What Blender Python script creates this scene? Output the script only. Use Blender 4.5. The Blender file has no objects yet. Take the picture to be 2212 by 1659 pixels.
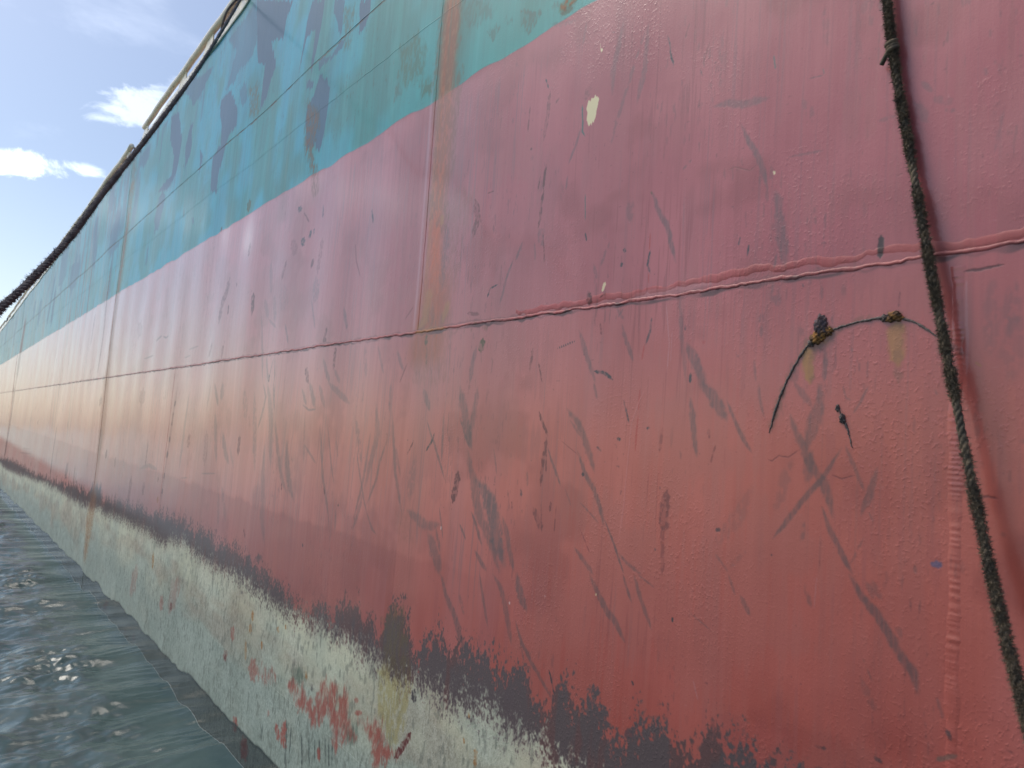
import bpy, bmesh, math, random
import numpy as np
from mathutils import Matrix, Vector

R = math.radians
S = bpy.context.scene
COL = S.collection

# ------------------------------------------------------------------ frames
# hull frame: x along the ship (negative = towards the far end), y into the ship,
# z up, origin beside the camera.  The ship lies trimmed by about 1.3 degrees.
CAM_Y = -1.75
TRIM = math.atan(0.0228)
LIFT = 2.085 * math.cos(TRIM)
SHIP_M = Matrix.Translation((0, 0, LIFT)) @ Matrix.Rotation(TRIM, 4, 'Y')


def hw(p):
    return SHIP_M @ Vector(p)


# ------------------------------------------------------------------ camera
cam = bpy.data.cameras.new('camera')
cam.sensor_width = 36.0
cam.lens = 36.0 * 1530.0 / 2212.0
cam.clip_start = 0.05
cam.clip_end = 9000
cam.dof.use_dof = True
cam.dof.focus_distance = 3.4
cam.dof.aperture_fstop = 4.8
cob = bpy.data.objects.new('camera', cam)
COL.objects.link(cob)
rot = Matrix(((0.62828776, 0.01957045, 0.77773485, 0),
              (0.77464932, -0.1081562, -0.62307356, 0),
              (0.07192302, 0.99394126, -0.08311346, 0),
              (0, 0, 0, 1)))
cob.matrix_world = SHIP_M @ Matrix.Translation((0, CAM_Y, 0)) @ rot
S.camera = cob

# ------------------------------------------------------------------ sky + sun
SUN_EL, SUN_AZ = R(56), R(-36)      # azimuth measured from the ship's far end towards its deck side
sun_dir = Vector((-math.cos(SUN_AZ) * math.cos(SUN_EL), math.sin(SUN_AZ) * math.cos(SUN_EL), math.sin(SUN_EL)))
world = bpy.data.worlds.new('World')
S.world = world
world.use_nodes = True
WN = world.node_tree
for n in list(WN.nodes):
    WN.nodes.remove(n)


class NB:
    """small helper for building node trees"""
    def __init__(self, tree):
        self.t = tree

    def node(self, kind, **kw):
        n = self.t.nodes.new(kind)
        for k, v in kw.items():
            setattr(n, k, v)
        return n

    def put(self, sock, v):
        if v is None:
            return
        if isinstance(v, bpy.types.NodeSocket):
            self.t.links.new(v, sock)
        else:
            sock.default_value = v

    def math(self, op, a, b=None, c=None, clamp=False):
        n = self.node('ShaderNodeMath', operation=op)
        n.use_clamp = clamp
        self.put(n.inputs[0], a)
        self.put(n.inputs[1], b)
        self.put(n.inputs[2], c)
        return n.outputs[0]

    def vmath(self, op, a, b=None):
        n = self.node('ShaderNodeVectorMath', operation=op)
        self.put(n.inputs[0], a)
        self.put(n.inputs[1], b)
        return n.outputs['Value'] if op in ('DOT_PRODUCT', 'LENGTH') else n.outputs[0]

    def mix(self, f, a, b, kind='MIX'):
        n = self.node('ShaderNodeMix', data_type='RGBA', blend_type=kind)
        self.put(n.inputs[0], f)
        self.put(n.inputs[6], a)
        self.put(n.inputs[7], b)
        return n.outputs[2]

    def noise(self, vec, scale, detail=4, rough=0.55, dist=0.0):
        n = self.node('ShaderNodeTexNoise')
        self.put(n.inputs['Vector'], vec)
        n.inputs['Scale'].default_value = scale
        n.inputs['Detail'].default_value = detail
        n.inputs['Roughness'].default_value = rough
        n.inputs['Distortion'].default_value = dist
        return n.outputs['Fac']

    def ramp(self, f, lo, hi, smooth=True):
        n = self.node('ShaderNodeMapRange', interpolation_type='SMOOTHSTEP' if smooth else 'LINEAR')
        self.put(n.inputs[0], f)
        n.inputs[1].default_value = lo
        n.inputs[2].default_value = hi
        return n.outputs[0]

    def scale(self, vec, s):
        n = self.node('ShaderNodeVectorMath', operation='MULTIPLY')
        self.put(n.inputs[0], vec)
        n.inputs[1].default_value = s
        return n.outputs[0]


w = NB(WN)
sky = w.node('ShaderNodeTexSky', sky_type='NISHITA')
sky.sun_disc = False
sky.sun_elevation = SUN_EL
sky.sun_rotation = math.atan2(sun_dir.x, sun_dir.y)
sky.altitude = 0
sky.air_density = 1.0
sky.dust_density = 1.9
sky.ozone_density = 1.0
tc = w.node('ShaderNodeTexCoord')
dirv = tc.outputs['Generated']
wn1 = w.noise(w.scale(dirv, (1.0, 1.0, 1.7)), 13.0, 8, 0.68, 0.5)
wn2 = w.noise(w.scale(dirv, (1.0, 1.0, 2.6)), 3.2, 7, 0.62, 0.4)
thin = w.math('MULTIPLY', w.ramp(wn2, 0.56, 0.85), 0.2)


def cloud(az0, el0, width, height, tilt, gain, rag):
    az, el = R(az0), R(el0)
    c = Vector((-math.cos(az) * math.cos(el), math.sin(az) * math.cos(el), math.sin(el)))
    c = (SHIP_M.to_3x3() @ c).normalized()
    u = Vector((0, 0, 1)).cross(c).normalized()
    v = c.cross(u)
    ct, st = math.cos(R(tilt)), math.sin(R(tilt))
    u2, v2 = u * ct + v * st, v * ct - u * st
    a = w.math('DIVIDE', w.vmath('DOT_PRODUCT', dirv, tuple(u2)), R(width))
    b = w.math('DIVIDE', w.vmath('DOT_PRODUCT', dirv, tuple(v2)), R(height))
    r2 = w.math('ADD', w.math('MULTIPLY', a, a), w.math('MULTIPLY', b, b))
    front = w.math('GREATER_THAN', w.vmath('DOT_PRODUCT', dirv, tuple(c)), 0.5)
    k = w.math('ADD', w.math('MULTIPLY', r2, .75), w.math('MULTIPLY', w.math('SUBTRACT', 0.5, wn1), rag))
    m = w.ramp(w.math('SUBTRACT', 0.6, k), -0.15, 0.9)
    return w.math('MULTIPLY', w.math('MULTIPLY', m, front), gain)


sz_ = w.node('ShaderNodeSeparateXYZ')
w.put(sz_.inputs[0], dirv)
veil = w.math('MULTIPLY', w.ramp(sz_.outputs[2], .34, .0), w.math('ADD', .05, w.math('MULTIPLY', wn2, .15)))
cl = w.math('MAXIMUM', thin, veil)
for args in ((1.6, 15.7, 3.6, 0.9, -6, .8, 4.5), (6.2, 16.4, 1.5, 0.6, 4, 0.6, 4.5),
             (9.8, 21.9, 4.0, 1.4, -24, 0.35, 6.0), (-9, 14.5, 7, 1.6, 3, 0.9, 5.0),
             (-30, 18, 9, 2.0, -5, 0.8, 5.0), (-75, 24, 12, 3.0, 6, 0.7, 5.0), (-120, 16, 11, 2.2, 0, 0.8, 5.0)):
    cl = w.math('MAXIMUM', cl, cloud(*args))
white = w.mix(1.0, sky.outputs[0], (9.0, 9.0, 9.0, 1), 'ADD')
skycol = w.mix(cl, sky.outputs[0], white)
bg = w.node('ShaderNodeBackground')
w.put(bg.inputs['Color'], skycol)
bg.inputs['Strength'].default_value = 0.10
wo = w.node('ShaderNodeOutputWorld')
w.put(wo.inputs['Surface'], bg.outputs[0])

sun = bpy.data.lights.new('sun', 'SUN')
sun.energy = 1.7
sun.angle = R(25)
sun.color = (1.0, 0.93, 0.84)
sob = bpy.data.objects.new('sun', sun)
COL.objects.link(sob)
sob.location = (-30, 10, 30)
sob.rotation_euler = sun_dir.to_track_quat('Z', 'Y').to_euler()

S.view_settings.view_transform = 'Standard'
S.view_settings.look = 'None'
S.view_settings.gamma = 1
S.view_settings.use_curve_mapping = False
S.view_settings.exposure = 0.66
S.cycles.max_bounces = 8
S.cycles.use_denoising = True

# ------------------------------------------------------------------ numpy noise
_tab = {}


def lattice(seed, nz, nx):
    return np.random.default_rng(seed).random((nz, nx), dtype=np.float32)


def vn(X, Z, sx, sz, seed):
    """value noise on the grid X (1d) by Z (1d); sx, sz = cell sizes in metres"""
    fx = (X + 400.0) / sx
    fz = (Z + 40.0) / sz
    ix = np.floor(fx).astype(np.int64)
    iz = np.floor(fz).astype(np.int64)
    tx = (fx - ix).astype(np.float32)
    tz = (fz - iz).astype(np.float32)
    tx = tx * tx * (3 - 2 * tx)
    tz = tz * tz * (3 - 2 * tz)
    x0, z0 = ix.min(), iz.min()
    nx, nz = min(4096, ix.max() - x0 + 2), min(4096, iz.max() - z0 + 2)
    G = lattice(seed * 7919 + int(x0) % 1013 * 31 + int(z0) % 733, int(nz), int(nx))
    a = (ix - x0) % (nx - 1)
    b = (iz - z0) % (nz - 1)
    Gx = G[:, a] * (1 - tx) + G[:, a + 1] * tx
    return Gx[b] * (1 - tz)[:, None] + Gx[b + 1] * tz[:, None]


def fbm(X, Z, sx, sz, seed, oct=4, gain=0.55):
    s = np.zeros((len(Z), len(X)), np.float32)
    a, tot = 1.0, 0.0
    for o in range(oct):
        s += a * vn(X, Z, sx / 2 ** o, sz / 2 ** o, seed + o * 17)
        tot += a
        a *= gain
    return s / tot


def ss(x, lo, hi):
    t = np.clip((x - lo) / (hi - lo), 0, 1)
    return t * t * (3 - 2 * t)


def n1(x, s, seed):
    g = np.random.default_rng(seed).random(4096)
    f = np.asarray(x) / s + 2000
    i = np.floor(f).astype(int)
    t = f - i
    t = t * t * (3 - 2 * t)
    return g[i % 4096] * (1 - t) + g[(i + 1) % 4096] * t


# ------------------------------------------------------------------ marks measured on the plating (millimetres, hull frame)
STROKES = [('scuff', 0.4, [-1690,1526,12,-1700,1439,12,-1721,1361,12,-1721,1262,12]),
 ('scuff', 0.45, [-1574,1467,10,-1578,1381,10,-1587,1293,11,-1603,1191,11]),
 ('scuff', 0.35, [-1583,1450,7,-1627,1342,7,-1649,1274,7,-1694,1158,7,-1719,1060,7]),
 ('dark', 0.85, [-1492,1392,3,-1478,1356,3,-1472,1310,3,-1458,1276,3]),
 ('dark', 0.8, [-2099,1461,3,-2076,1414,3]),
 ('moss', 0.8, [-1870,1273,4,-1860,1198,4,-1861,1167,4,-1845,1145,3]),
 ('scuff', 0.6, [-1869,1183,6,-1894,1119,6,-1926,1061,6]),
 ('scuff', 0.55, [-1286,1076,14,-1241,1072,12,-1180,1047,12,-1103,1038,13]),
 ('scuff', 0.65, [-1189,986,8,-1159,928,8,-1130,878,8,-1110,835,8,-1092,766,8]),
 ('maroon', 0.8, [-2061,1097,6,-2066,1047,6,-2067,996,6]),
 ('maroon', 0.6, [-2091,1058,4,-2103,1004,4]),
 ('scuff', 0.5, [-1928,1016,5,-1933,963,5]),
 ('maroon', 0.4, [-2064,1396,9,-2068,1302,10,-2085,1203,10]),
 ('maroon', 0.5, [-2188,1376,4,-2191,1269,4]),
 ('maroon', 0.5, [-2005,1347,5,-2024,1334,5]),
 ('maroon', 0.6, [-2158,1190,5,-2168,1189,5]),
 ('maroon', 0.3, [-1834,1332,14,-1854,1286,14]),
 ('scuff', 0.4, [-1876,1603,5,-1887,1515,5]),
 ('scuff', 0.35, [-2100,1696,9,-2029,1660,9,-1935,1633,9]),
 ('maroon', 0.5, [-1320,1295,3,-1340,1227,3]),
 ('dark', 0.6, [-1350,1219,2,-1340,1193,2]),
 ('scuff', 0.2, [-1274,1302,15,-1264,1112,14]),
 ('maroon', 0.5, [-1403,1396,3,-1417,1351,3]),
 ('scuff', 0.35, [-1364,932,4,-1402,905,4]),
 ('crack', 0.6, [-1229,858,1,-1202,859,1,-1151,835,1,-1129,847,1]),
 ('rust', 0.7, [-2016,1731,23,-1983,1735,20,-1943,1726,17]),
 ('mossbr', 0.4, [-2034,1710,16,-1967,1699,16]),
 ('moss', 0.6, [-1093,1163,2,-1085,1118,2]),
 ('moss', 0.5, [-945,1068,1,-941,1050,1]),
 ('scuff', 0.55, [-986,1054,2,-943,1048,2]),
 ('scuff', 0.4, [-1031,843,4,-981,839,4,-932,835,4]),
 ('scuff', 0.25, [-997,998,10,-979,962,10,-968,926,10]),
 ('scuff', 0.4, [-695,940,6,-668,904,6]),
 ('scuff', 0.25, [-668,887,9,-618,859,9]),
 ('scuff', 0.3, [-642,850,5,-618,839,5]),
 ('scuff', 0.4, [-561,921,4,-556,900,4]),
 ('cream', 0.9, [-1075,814,3,-1073,803,3]),
 ('maroon', 0.7, [-1086,815,2,-1077,821,1,-1068,807,1]),
 ('scuff', 0.35, [-796,873,5,-749,871,5]),
 ('scuff', 0.28, [-709,893,10,-672,829,10]),
 ('scuff', 0.18, [-947,1246,10,-936,1126,9]),
 ('scuff', 0.5, [-802,1195,9,-790,1162,9]),
 ('crack', 0.5, [-745,716,1,-731,719,1]),
 ('scuff', 0.2, [-521,807,4,-538,709,4]),
 ('rust', 0.42, [-10955,3105,153,-10973,2445,151,-10955,1868,151,-11061,1227,153,-11070,435,151]),
 ('brown', 0.7, [-10964,2774,44,-10955,2277,45,-11008,1548,45,-11042,660,44]),
 ('maroon', 0.55, [-11831,2251,46,-11857,1643,46,-11842,1121,45,-11906,505,46]),
 ('maroon', 0.8, [-25870,2705,260,-26344,1809,281,-26434,771,287]),
 ('slate', 0.55, [-12502,3473,285,-12634,3221,287]),
 ('slate', 0.6, [-11580,2922,316,-11784,2683,277,-12164,2484,243]),
 ('slate', 0.7, [-8949,2628,161,-8970,2493,159,-9149,2208,157]),
 ('slate', 0.5, [-14014,3356,218,-13540,2441,210]),
 ('slate', 0.5, [-17847,3506,639,-17806,2660,635]),
 ('slate', 0.6, [-16010,2910,534,-16072,2342,534]),
 ('slate', 0.5, [-15668,2947,151,-15258,2527,147]),
 ('slate', 0.7, [-19265,3149,147,-19553,2363,148,-19761,1915,147]),
 ('slate', 0.7, [-18865,2744,165,-18845,1892,165]),
 ('slate', 0.6, [-21781,2719,320,-22230,2273,326]),
 ('slate', 0.5, [-23429,2900,261,-23765,2542,264]),
 ('slate', 0.5, [-11776,2453,50,-11743,1682,49]),
 ('slate', 0.4, [-11386,2453,37,-11702,2405,38]),
 ('slate', 0.5, [-29695,3183,389,-29939,2104,391]),
 ('slate', 0.6, [-33921,3501,362,-34705,2539,369]),
 ('slate', 0.4, [-9437,2061,48,-9437,1816,48]),
 ('maroon', 0.5, [-6005,1186,42,-6034,1091,39,-6125,994,41,-6163,829,43]),
 ('maroon', 0.7, [-5347,979,29,-5337,818,29]),
 ('maroon', 0.5, [-5793,1118,16,-5813,1092,16]),
 ('maroon', 0.6, [-5959,956,15,-5948,878,15]),
 ('scuff', 0.7, [-8159,861,9,-8023,835,9,-7932,851,13]),
 ('scuff', 0.6, [-8426,823,14,-8188,870,14]),
 ('scuff', 0.6, [-8904,654,10,-8461,672,10]),
 ('scuff', 0.5, [-7101,657,7,-6757,669,7]),
 ('scuff', 0.5, [-7236,586,7,-6997,596,7]),
 ('maroon', 0.5, [-12760,1576,58,-12822,1285,58,-12869,1047,58]),
 ('maroon', 0.2, [-9321,1107,132,-9360,942,133]),
 ('maroon', 0.5, [-6432,1703,25,-6421,1669,25]),
 ('maroon', 0.5, [-5564,1402,22,-5559,1300,22]),
 ('maroon', 0.4, [-6302,671,29,-6395,555,30]),
 ('maroon', 0.4, [-5971,630,22,-5993,516,22]),
 ('scuff', 0.5, [-7852,2180,21,-7813,2085,21]),
 ('slate', 0.5, [-7430,1993,22,-7382,1925,22]),
 ('mossbr', 0.6, [-5701,1769,46,-5771,1727,47]),
 ('dark', 0.75, [-4607,1490,26,-4618,1456,26]),
 ('dark', 0.75, [-4404,1286,16,-4421,1238,16]),
 ('dark', 0.7, [-4352,1287,12,-4359,1254,12]),
 ('dark', 0.75, [-4500,1253,29,-4518,1205,29]),
 ('maroon', 0.7, [-4319,1082,19,-4335,1031,19]),
 ('dark', 0.8, [-3548,1243,7,-3511,1156,7]),
 ('dark', 0.5, [-4236,1424,9,-4226,1338,9]),
 ('maroon', 0.4, [-4753,1135,17,-4817,1014,18]),
 ('scuff', 0.4, [-5075,1186,28,-4995,937,28]),
 ('scuff', 0.4, [-5114,908,28,-5015,762,28]),
 ('scuff', 0.35, [-4932,912,27,-4858,723,26]),
 ('scuff', 0.45, [-5001,752,10,-4812,674,10]),
 ('scuff', 0.35, [-4244,950,47,-4171,786,47]),
 ('scuff', 0.5, [-4274,812,12,-4149,616,11]),
 ('scuff', 0.22, [-4814,964,68,-4667,801,66]),
 ('scuff', 0.6, [-3784,709,15,-3720,574,14]),
 ('scuff', 0.6, [-4658,689,12,-4571,549,12]),
 ('scuff', 0.5, [-5153,792,16,-5001,303,15]),
 ('scuff', 0.5, [-4969,475,20,-4875,300,20]),
 ('scuff', 0.6, [-4780,474,8,-4743,297,8]),
 ('scuff', 0.5, [-4809,459,9,-4862,332,9]),
 ('maroon', 0.5, [-2528,1059,16,-2494,962,18,-2524,889,19]),
 ('maroon', 0.6, [-3970,605,12,-4001,519,12]),
 ('maroon', 0.5, [-3982,546,22,-3984,518,22]),
 ('maroon', 0.55, [-3833,481,13,-3828,351,12]),
 ('maroon', 0.6, [-4234,373,22,-4167,279,22]),
 ('scuff', 0.55, [-3978,420,17,-3945,376,16,-3858,272,16]),
 ('scuff', 0.45, [-3820,351,13,-3735,270,13]),
 ('scuff', 0.25, [-3477,472,19,-3423,293,19]),
 ('scuff', 0.4, [-3318,456,10,-3229,306,9]),
 ('scuff', 0.5, [-3118,420,11,-3043,315,11]),
 ('scuff', 0.6, [-2235,748,7,-2275,667,7,-2306,568,7]),
 ('dark', 0.7, [-2328,654,3,-2375,643,4,-2391,607,4]),
 ('scuff', 0.35, [-2751,997,30,-2748,875,30,-2755,683,30]),
 ('scuff', 0.6, [-2439,401,13,-2453,342,13,-2470,243,13]),
 ('mossbr', 0.8, [-2405,429,17,-2411,375,17]),
 ('olive', 0.6, [-2801,1053,15,-2801,1002,15]),
 ('olive', 0.5, [-2873,669,32,-2887,558,31,-2945,518,26]),
 ('olive', 0.5, [-2694,600,24,-2725,543,24]),
 ('olive', 0.55, [-2963,499,12,-2818,507,11,-2679,491,11]),
 ('mossbr', 0.7, [-2866,483,14,-2863,433,13]),
 ('brown', 0.6, [-2852,427,8,-2835,316,8]),
 ('maroon', 0.5, [-4545,1436,7,-4448,1353,7]),
 ('maroon', 0.25, [-4703,1266,38,-4597,1167,38]),
 ('maroon', 0.3, [-4194,1196,28,-4214,976,28]),
 ('crack', 0.6, [-3016,351,3,-3068,260,3]),
 ('crack', 0.5, [-3006,633,3,-3075,575,3]),
 ('crack', 0.5, [-3724,1089,4,-3685,967,4,-3614,863,3]),
 ('dark', 0.5, [-4866,348,15,-4853,299,15]),
 ('maroon', 0.4, [-2523,550,8,-2436,537,7]),
 ('maroon', 0.5, [-2394,1069,3,-2436,1069,3]),
 ('chalk', 0.5, [-2984,1079,6,-2982,856,6,-2981,682,6,-2990,533,6]),
 ('maroon', 0.8, [-2065,991,7,-2076,947,7,-2076,877,7,-2086,849,7]),
 ('scuff', 0.35, [-2079,840,24,-2044,770,24]),
 ('scuff', 0.55, [-2178,812,7,-2221,738,7]),
 ('scuff', 0.65, [-1521,862,10,-1497,798,10,-1460,744,9,-1438,682,10,-1409,606,10]),
 ('moss', 0.7, [-1828,922,2,-1820,823,2]),
 ('dark', 0.7, [-1818,777,3,-1808,745,3]),
 ('dark', 0.7, [-1631,689,5,-1626,674,5]),
 ('dark', 0.6, [-1638,640,5,-1640,626,5]),
 ('dark', 0.85, [-1519,664,4,-1526,617,4,-1512,586,3]),
 ('redb', 0.7, [-1522,725,2,-1522,663,2]),
 ('redb', 0.6, [-1520,589,2,-1519,554,2]),
 ('dark', 0.7, [-1144,614,3,-1147,582,3]),
 ('dark', 0.6, [-1173,641,3,-1177,619,3]),
 ('scuff', 0.3, [-1617,864,16,-1611,778,16]),
 ('maroon', 0.5, [-2058,836,3,-2040,728,3,-2039,700,3]),
 ('scuff', 0.4, [-2105,794,6,-2097,719,6]),
 ('scuff', 0.35, [-1770,658,7,-1747,597,7]),
 ('scuff', 0.3, [-1697,725,6,-1734,641,6]),
 ('maroon', 0.8, [-1781,555,12,-1777,509,12]),
 ('cream', 0.8, [-1710,581,6,-1721,550,6]),
 ('maroon', 0.6, [-1704,542,3,-1730,529,3]),
 ('chalk', 0.35, [-1600,510,13,-1516,519,12,-1399,516,11,-1271,517,11]),
 ('scuff', 0.55, [-1824,421,10,-1781,327,10,-1750,269,9,-1731,230,9]),
 ('scuff', 0.5, [-1622,425,8,-1599,361,8,-1566,297,8]),
 ('scuff', 0.4, [-1650,483,6,-1619,444,6]),
 ('scuff', 0.4, [-1621,480,4,-1643,451,4]),
 ('dark', 0.75, [-1736,270,6,-1691,263,6,-1652,238,6]),
 ('darkdash', 0.75, [-1935,361,4,-1892,371,4,-1839,383,4]),
 ('dark', 0.5, [-1498,437,4,-1502,392,4,-1518,348,4]),
 ('redb', 0.6, [-1523,352,3,-1530,301,3]),
 ('scuff', 0.4, [-1389,496,8,-1372,367,8,-1345,221,8]),
 ('chalk', 0.4, [-1442,480,2,-1420,352,2,-1423,258,2]),
 ('chalk', 0.3, [-1411,388,2,-1411,286,2]),
 ('scuff', 0.65, [-1349,341,16,-1315,282,16,-1270,211,15]),
 ('dark', 0.7, [-1330,251,4,-1330,221,4]),
 ('scuff', 0.35, [-1097,412,7,-1090,340,7]),
 ('scuff', 0.35, [-1167,309,5,-1161,289,5]),
 ('dark', 0.5, [-1361,402,4,-1358,384,4]),
 ('maroon', 0.5, [-1723,438,4,-1714,396,4]),
 ('maroon', 0.5, [-2080,370,7,-2091,280,7]),
 ('maroon', 0.5, [-2041,314,4,-2013,238,4]),
 ('redb', 0.3, [-1288,347,6,-1285,336,6]),
 ('scuff', 0.4, [-1109,280,4,-1099,218,4]),
 ('mossbr', 0.6, [-1529,864,3,-1523,854,3]),
 ('brown', 0.4, [-1011,219,10,-984,261,10,-956,303,10]),
 ('brown', 0.5, [-944,311,21,-917,328,21,-890,344,21]),
 ('brown', 0.35, [-890,344,8,-820,367,8,-776,369,7]),
 ('brown', 0.5, [-768,368,14,-718,363,14]),
 ('rust', 0.4, [-953,300,10,-932,311,10,-901,327,10]),
 ('scuff', 0.6, [-1069,754,15,-1055,708,15,-1046,634,15,-1033,563,15,-1027,533,15]),
 ('scuff', 0.6, [-1054,576,4,-1061,529,4]),
 ('scuff', 0.32, [-1061,496,15,-1053,463,15,-1042,423,15]),
 ('pit', 0.9, [-778,572,7,-777,516,7]),
 ('olive', 0.85, [-952,309,14,-952,260,14,-947,212,14]),
 ('brown', 0.35, [-938,305,9,-940,212,9]),
 ('olive', 0.75, [-733,357,17,-733,306,17,-728,251,17]),
 ('brown', 0.3, [-729,320,10,-727,207,10]),
 ('scuff', 0.6, [-902,291,6,-906,214,6]),
 ('scuff', 0.3, [-987,252,12,-988,213,12]),
 ('scuff', 0.22, [-534,430,15,-541,263,15]),
 ('scuff', 0.25, [-496,420,16,-503,303,16]),
 ('scuff', 0.18, [-487,364,21,-502,202,21]),
 ('crackw', 0.85, [-593,455,3,-559,454,3,-515,458,3]),
 ('scuff', 0.45, [-622,296,6,-585,263,6]),
 ('olive', 0.6, [-567,249,2,-555,239,2]),
 ('crack', 0.5, [-616,445,1,-604,445,1]),
 ('chalk', 0.5, [-587,443,3,-587,375,3,-583,309,3,-583,219,3]),
 ('rust', 0.4, [-901,324,5,-913,315,5]),
 ('maroon', 0.6, [-729,426,2,-731,390,2]),
 ('maroon', 0.35, [-683,506,4,-667,481,4]),
 ('dark', 0.5, [-976,478,2,-973,468,2]),
 ('scuff', 0.4, [-841,299,2,-838,287,2]),
 ('maroondash', 0.8, [-7346,345,26,-7374,8,26,-7402,-329,26,-7429,-665,26,-7436,-899,26]),
 ('rust', 0.36, [-11151,425,175,-11044,-136,175,-11044,-532,176,-11035,-1003,175]),
 ('brown', 0.6, [-11060,-311,95,-11002,-593,95]),
 ('maroon', 0.8, [-26611,747,266,-26844,-623,264,-27144,-1610,261]),
 ('scuff', 0.4, [-6877,250,39,-6898,-37,39,-6901,-459,39]),
 ('scuff', 0.45, [-6015,89,32,-5872,-318,32]),
 ('scuff', 0.55, [-5794,-84,36,-5679,-233,32,-5569,-307,26]),
 ('scuff', 0.3, [-5579,-192,19,-5437,-332,18]),
 ('maroon', 0.5, [-5369,-87,23,-5362,-233,23]),
 ('scuff', 0.5, [-6093,309,25,-5953,132,24]),
 ('scuff', 0.5, [-5900,315,36,-5882,174,36]),
 ('scuff', 0.4, [-6210,302,16,-6245,126,16]),
 ('maroon', 0.5, [-11360,224,92,-11346,109,92]),
 ('maroon', 0.7, [-10529,-473,52,-10483,-569,52]),
 ('maroon', 0.7, [-13873,-902,135,-13721,-1073,133]),
 ('maroon', 0.45, [-8885,-685,65,-8927,-1000,65]),
 ('maroon', 0.6, [-15724,-270,67,-15741,-1292,66]),
 ('scuff', 0.45, [-8477,-558,24,-8097,-500,21,-7735,-515,22]),
 ('scuff', 0.3, [-5766,-492,25,-5652,-817,25]),
 ('scuff', 0.3, [-5694,-485,26,-5495,-735,25]),
 ('maroon', 0.22, [-8778,296,118,-8785,139,118]),
 ('maroon', 0.4, [-8231,-253,26,-8251,-511,26]),
 ('maroon', 0.5, [-12958,-857,69,-12896,-1123,69]),
 ('scuff', 0.35, [-5151,232,35,-4979,-307,34]),
 ('scuff', 0.3, [-5347,260,37,-5273,19,36]),
 ('maroon', 0.4, [-6708,-125,37,-6696,-249,37]),
 ('maroon', 0.25, [-6193,-88,49,-6160,-356,48]),
 ('maroon', 0.3, [-21596,-1004,17,-19907,-945,16]),
 ('maroon', 0.3, [-22360,-1163,18,-19527,-1031,16]),
 ('maroon', 0.4, [-18947,-274,45,-19122,-330,45]),
 ('maroon', 0.4, [-9898,-526,49,-9866,-638,49]),
 ('maroon', 0.4, [-24612,-1420,35,-23687,-1491,40,-23161,-1580,50]),
 ('rustd', 0.7, [-7581,-770,31,-7564,-824,31]),
 ('maroon', 0.6, [-5065,-736,12,-5025,-786,12]),
 ('maroon', 0.4, [-7655,-584,32,-7643,-628,32]),
 ('maroon', 0.4, [-8214,-690,48,-8259,-816,48]),
 ('rust', 0.45, [-11019,-1219,238,-11113,-1480,253,-11143,-1827,260]),
 ('rustd', 0.5, [-7505,-1295,35,-7457,-1441,35]),
 ('scuff', 0.5, [-6229,-438,7,-5856,-407,6]),
 ('scuff', 0.5, [-6813,-525,5,-6594,-502,5]),
 ('scuff', 0.6, [-4987,296,13,-4891,197,18,-4945,67,17,-5000,-24,16]),
 ('scuff', 0.5, [-4896,294,35,-4811,188,37,-4746,70,41,-4653,-268,41]),
 ('scuff', 0.6, [-4752,291,14,-4691,102,14]),
 ('scuff', 0.45, [-4808,-137,39,-4795,-341,39,-4741,-491,38,-4730,-605,37,-4635,-774,35]),
 ('scuff', 0.5, [-4651,32,24,-4525,-206,23,-4429,-348,21,-4352,-406,18]),
 ('scuff', 0.55, [-4427,-89,35,-4377,-248,34,-4311,-359,30,-4225,-443,27]),
 ('scuff', 0.5, [-4139,-98,9,-4022,-155,9,-3937,-200,9]),
 ('scuff', 0.3, [-4169,86,12,-4121,-209,12]),
 ('scuff', 0.55, [-4266,244,14,-4161,143,14]),
 ('scuff', 0.55, [-4149,279,23,-4021,129,22]),
 ('scuff', 0.7, [-4223,143,7,-4119,111,6,-4004,117,6]),
 ('scuff', 0.4, [-3992,261,17,-3890,130,17]),
 ('scuff', 0.5, [-3874,273,18,-3721,204,18,-3594,154,17]),
 ('scuff', 0.5, [-3838,36,7,-3743,-190,7,-3690,-296,7]),
 ('scuff', 0.55, [-3918,1,12,-3835,-263,12,-3721,-466,11,-3704,-541,12]),
 ('scuff', 0.4, [-3639,-431,11,-3623,-542,11]),
 ('scuff', 0.4, [-3712,-52,8,-3670,-147,8]),
 ('scuff', 0.35, [-3510,82,19,-3444,-47,18,-3384,-166,18]),
 ('scuff', 0.55, [-3312,1,11,-3330,-162,11,-3358,-285,11,-3412,-447,11]),
 ('scuff', 0.6, [-3455,-97,7,-3400,-204,7,-3322,-341,7,-3267,-417,7]),
 ('scuff', 0.45, [-3282,158,22,-3233,-8,22,-3273,-129,21,-3326,-287,21]),
 ('scuff', 0.6, [-3133,-22,9,-3185,-141,9,-3206,-224,9,-3280,-360,9]),
 ('scuff', 0.5, [-3335,-306,13,-3372,-418,13,-3420,-508,12]),
 ('scuff', 0.5, [-3274,-406,8,-3209,-473,8,-3157,-497,6]),
 ('scuff', 0.4, [-3154,258,12,-3134,106,12]),
 ('scuff', 0.55, [-3115,117,12,-3075,-31,12,-3024,-197,12,-2938,-371,11]),
 ('scuff', 0.4, [-3048,-58,8,-2982,-199,8]),
 ('maroon', 0.5, [-2895,-26,5,-2941,-89,5]),
 ('scuff', 0.5, [-2851,224,17,-2775,121,17]),
 ('scuff', 0.65, [-2795,78,8,-2742,4,7,-2713,-26,7,-2601,-183,7]),
 ('dark', 0.6, [-2718,19,6,-2738,-22,6,-2779,-64,6]),
 ('scuff', 0.55, [-2651,112,9,-2649,23,9,-2643,-100,9]),
 ('scuff', 0.4, [-2612,122,6,-2611,15,5]),
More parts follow.
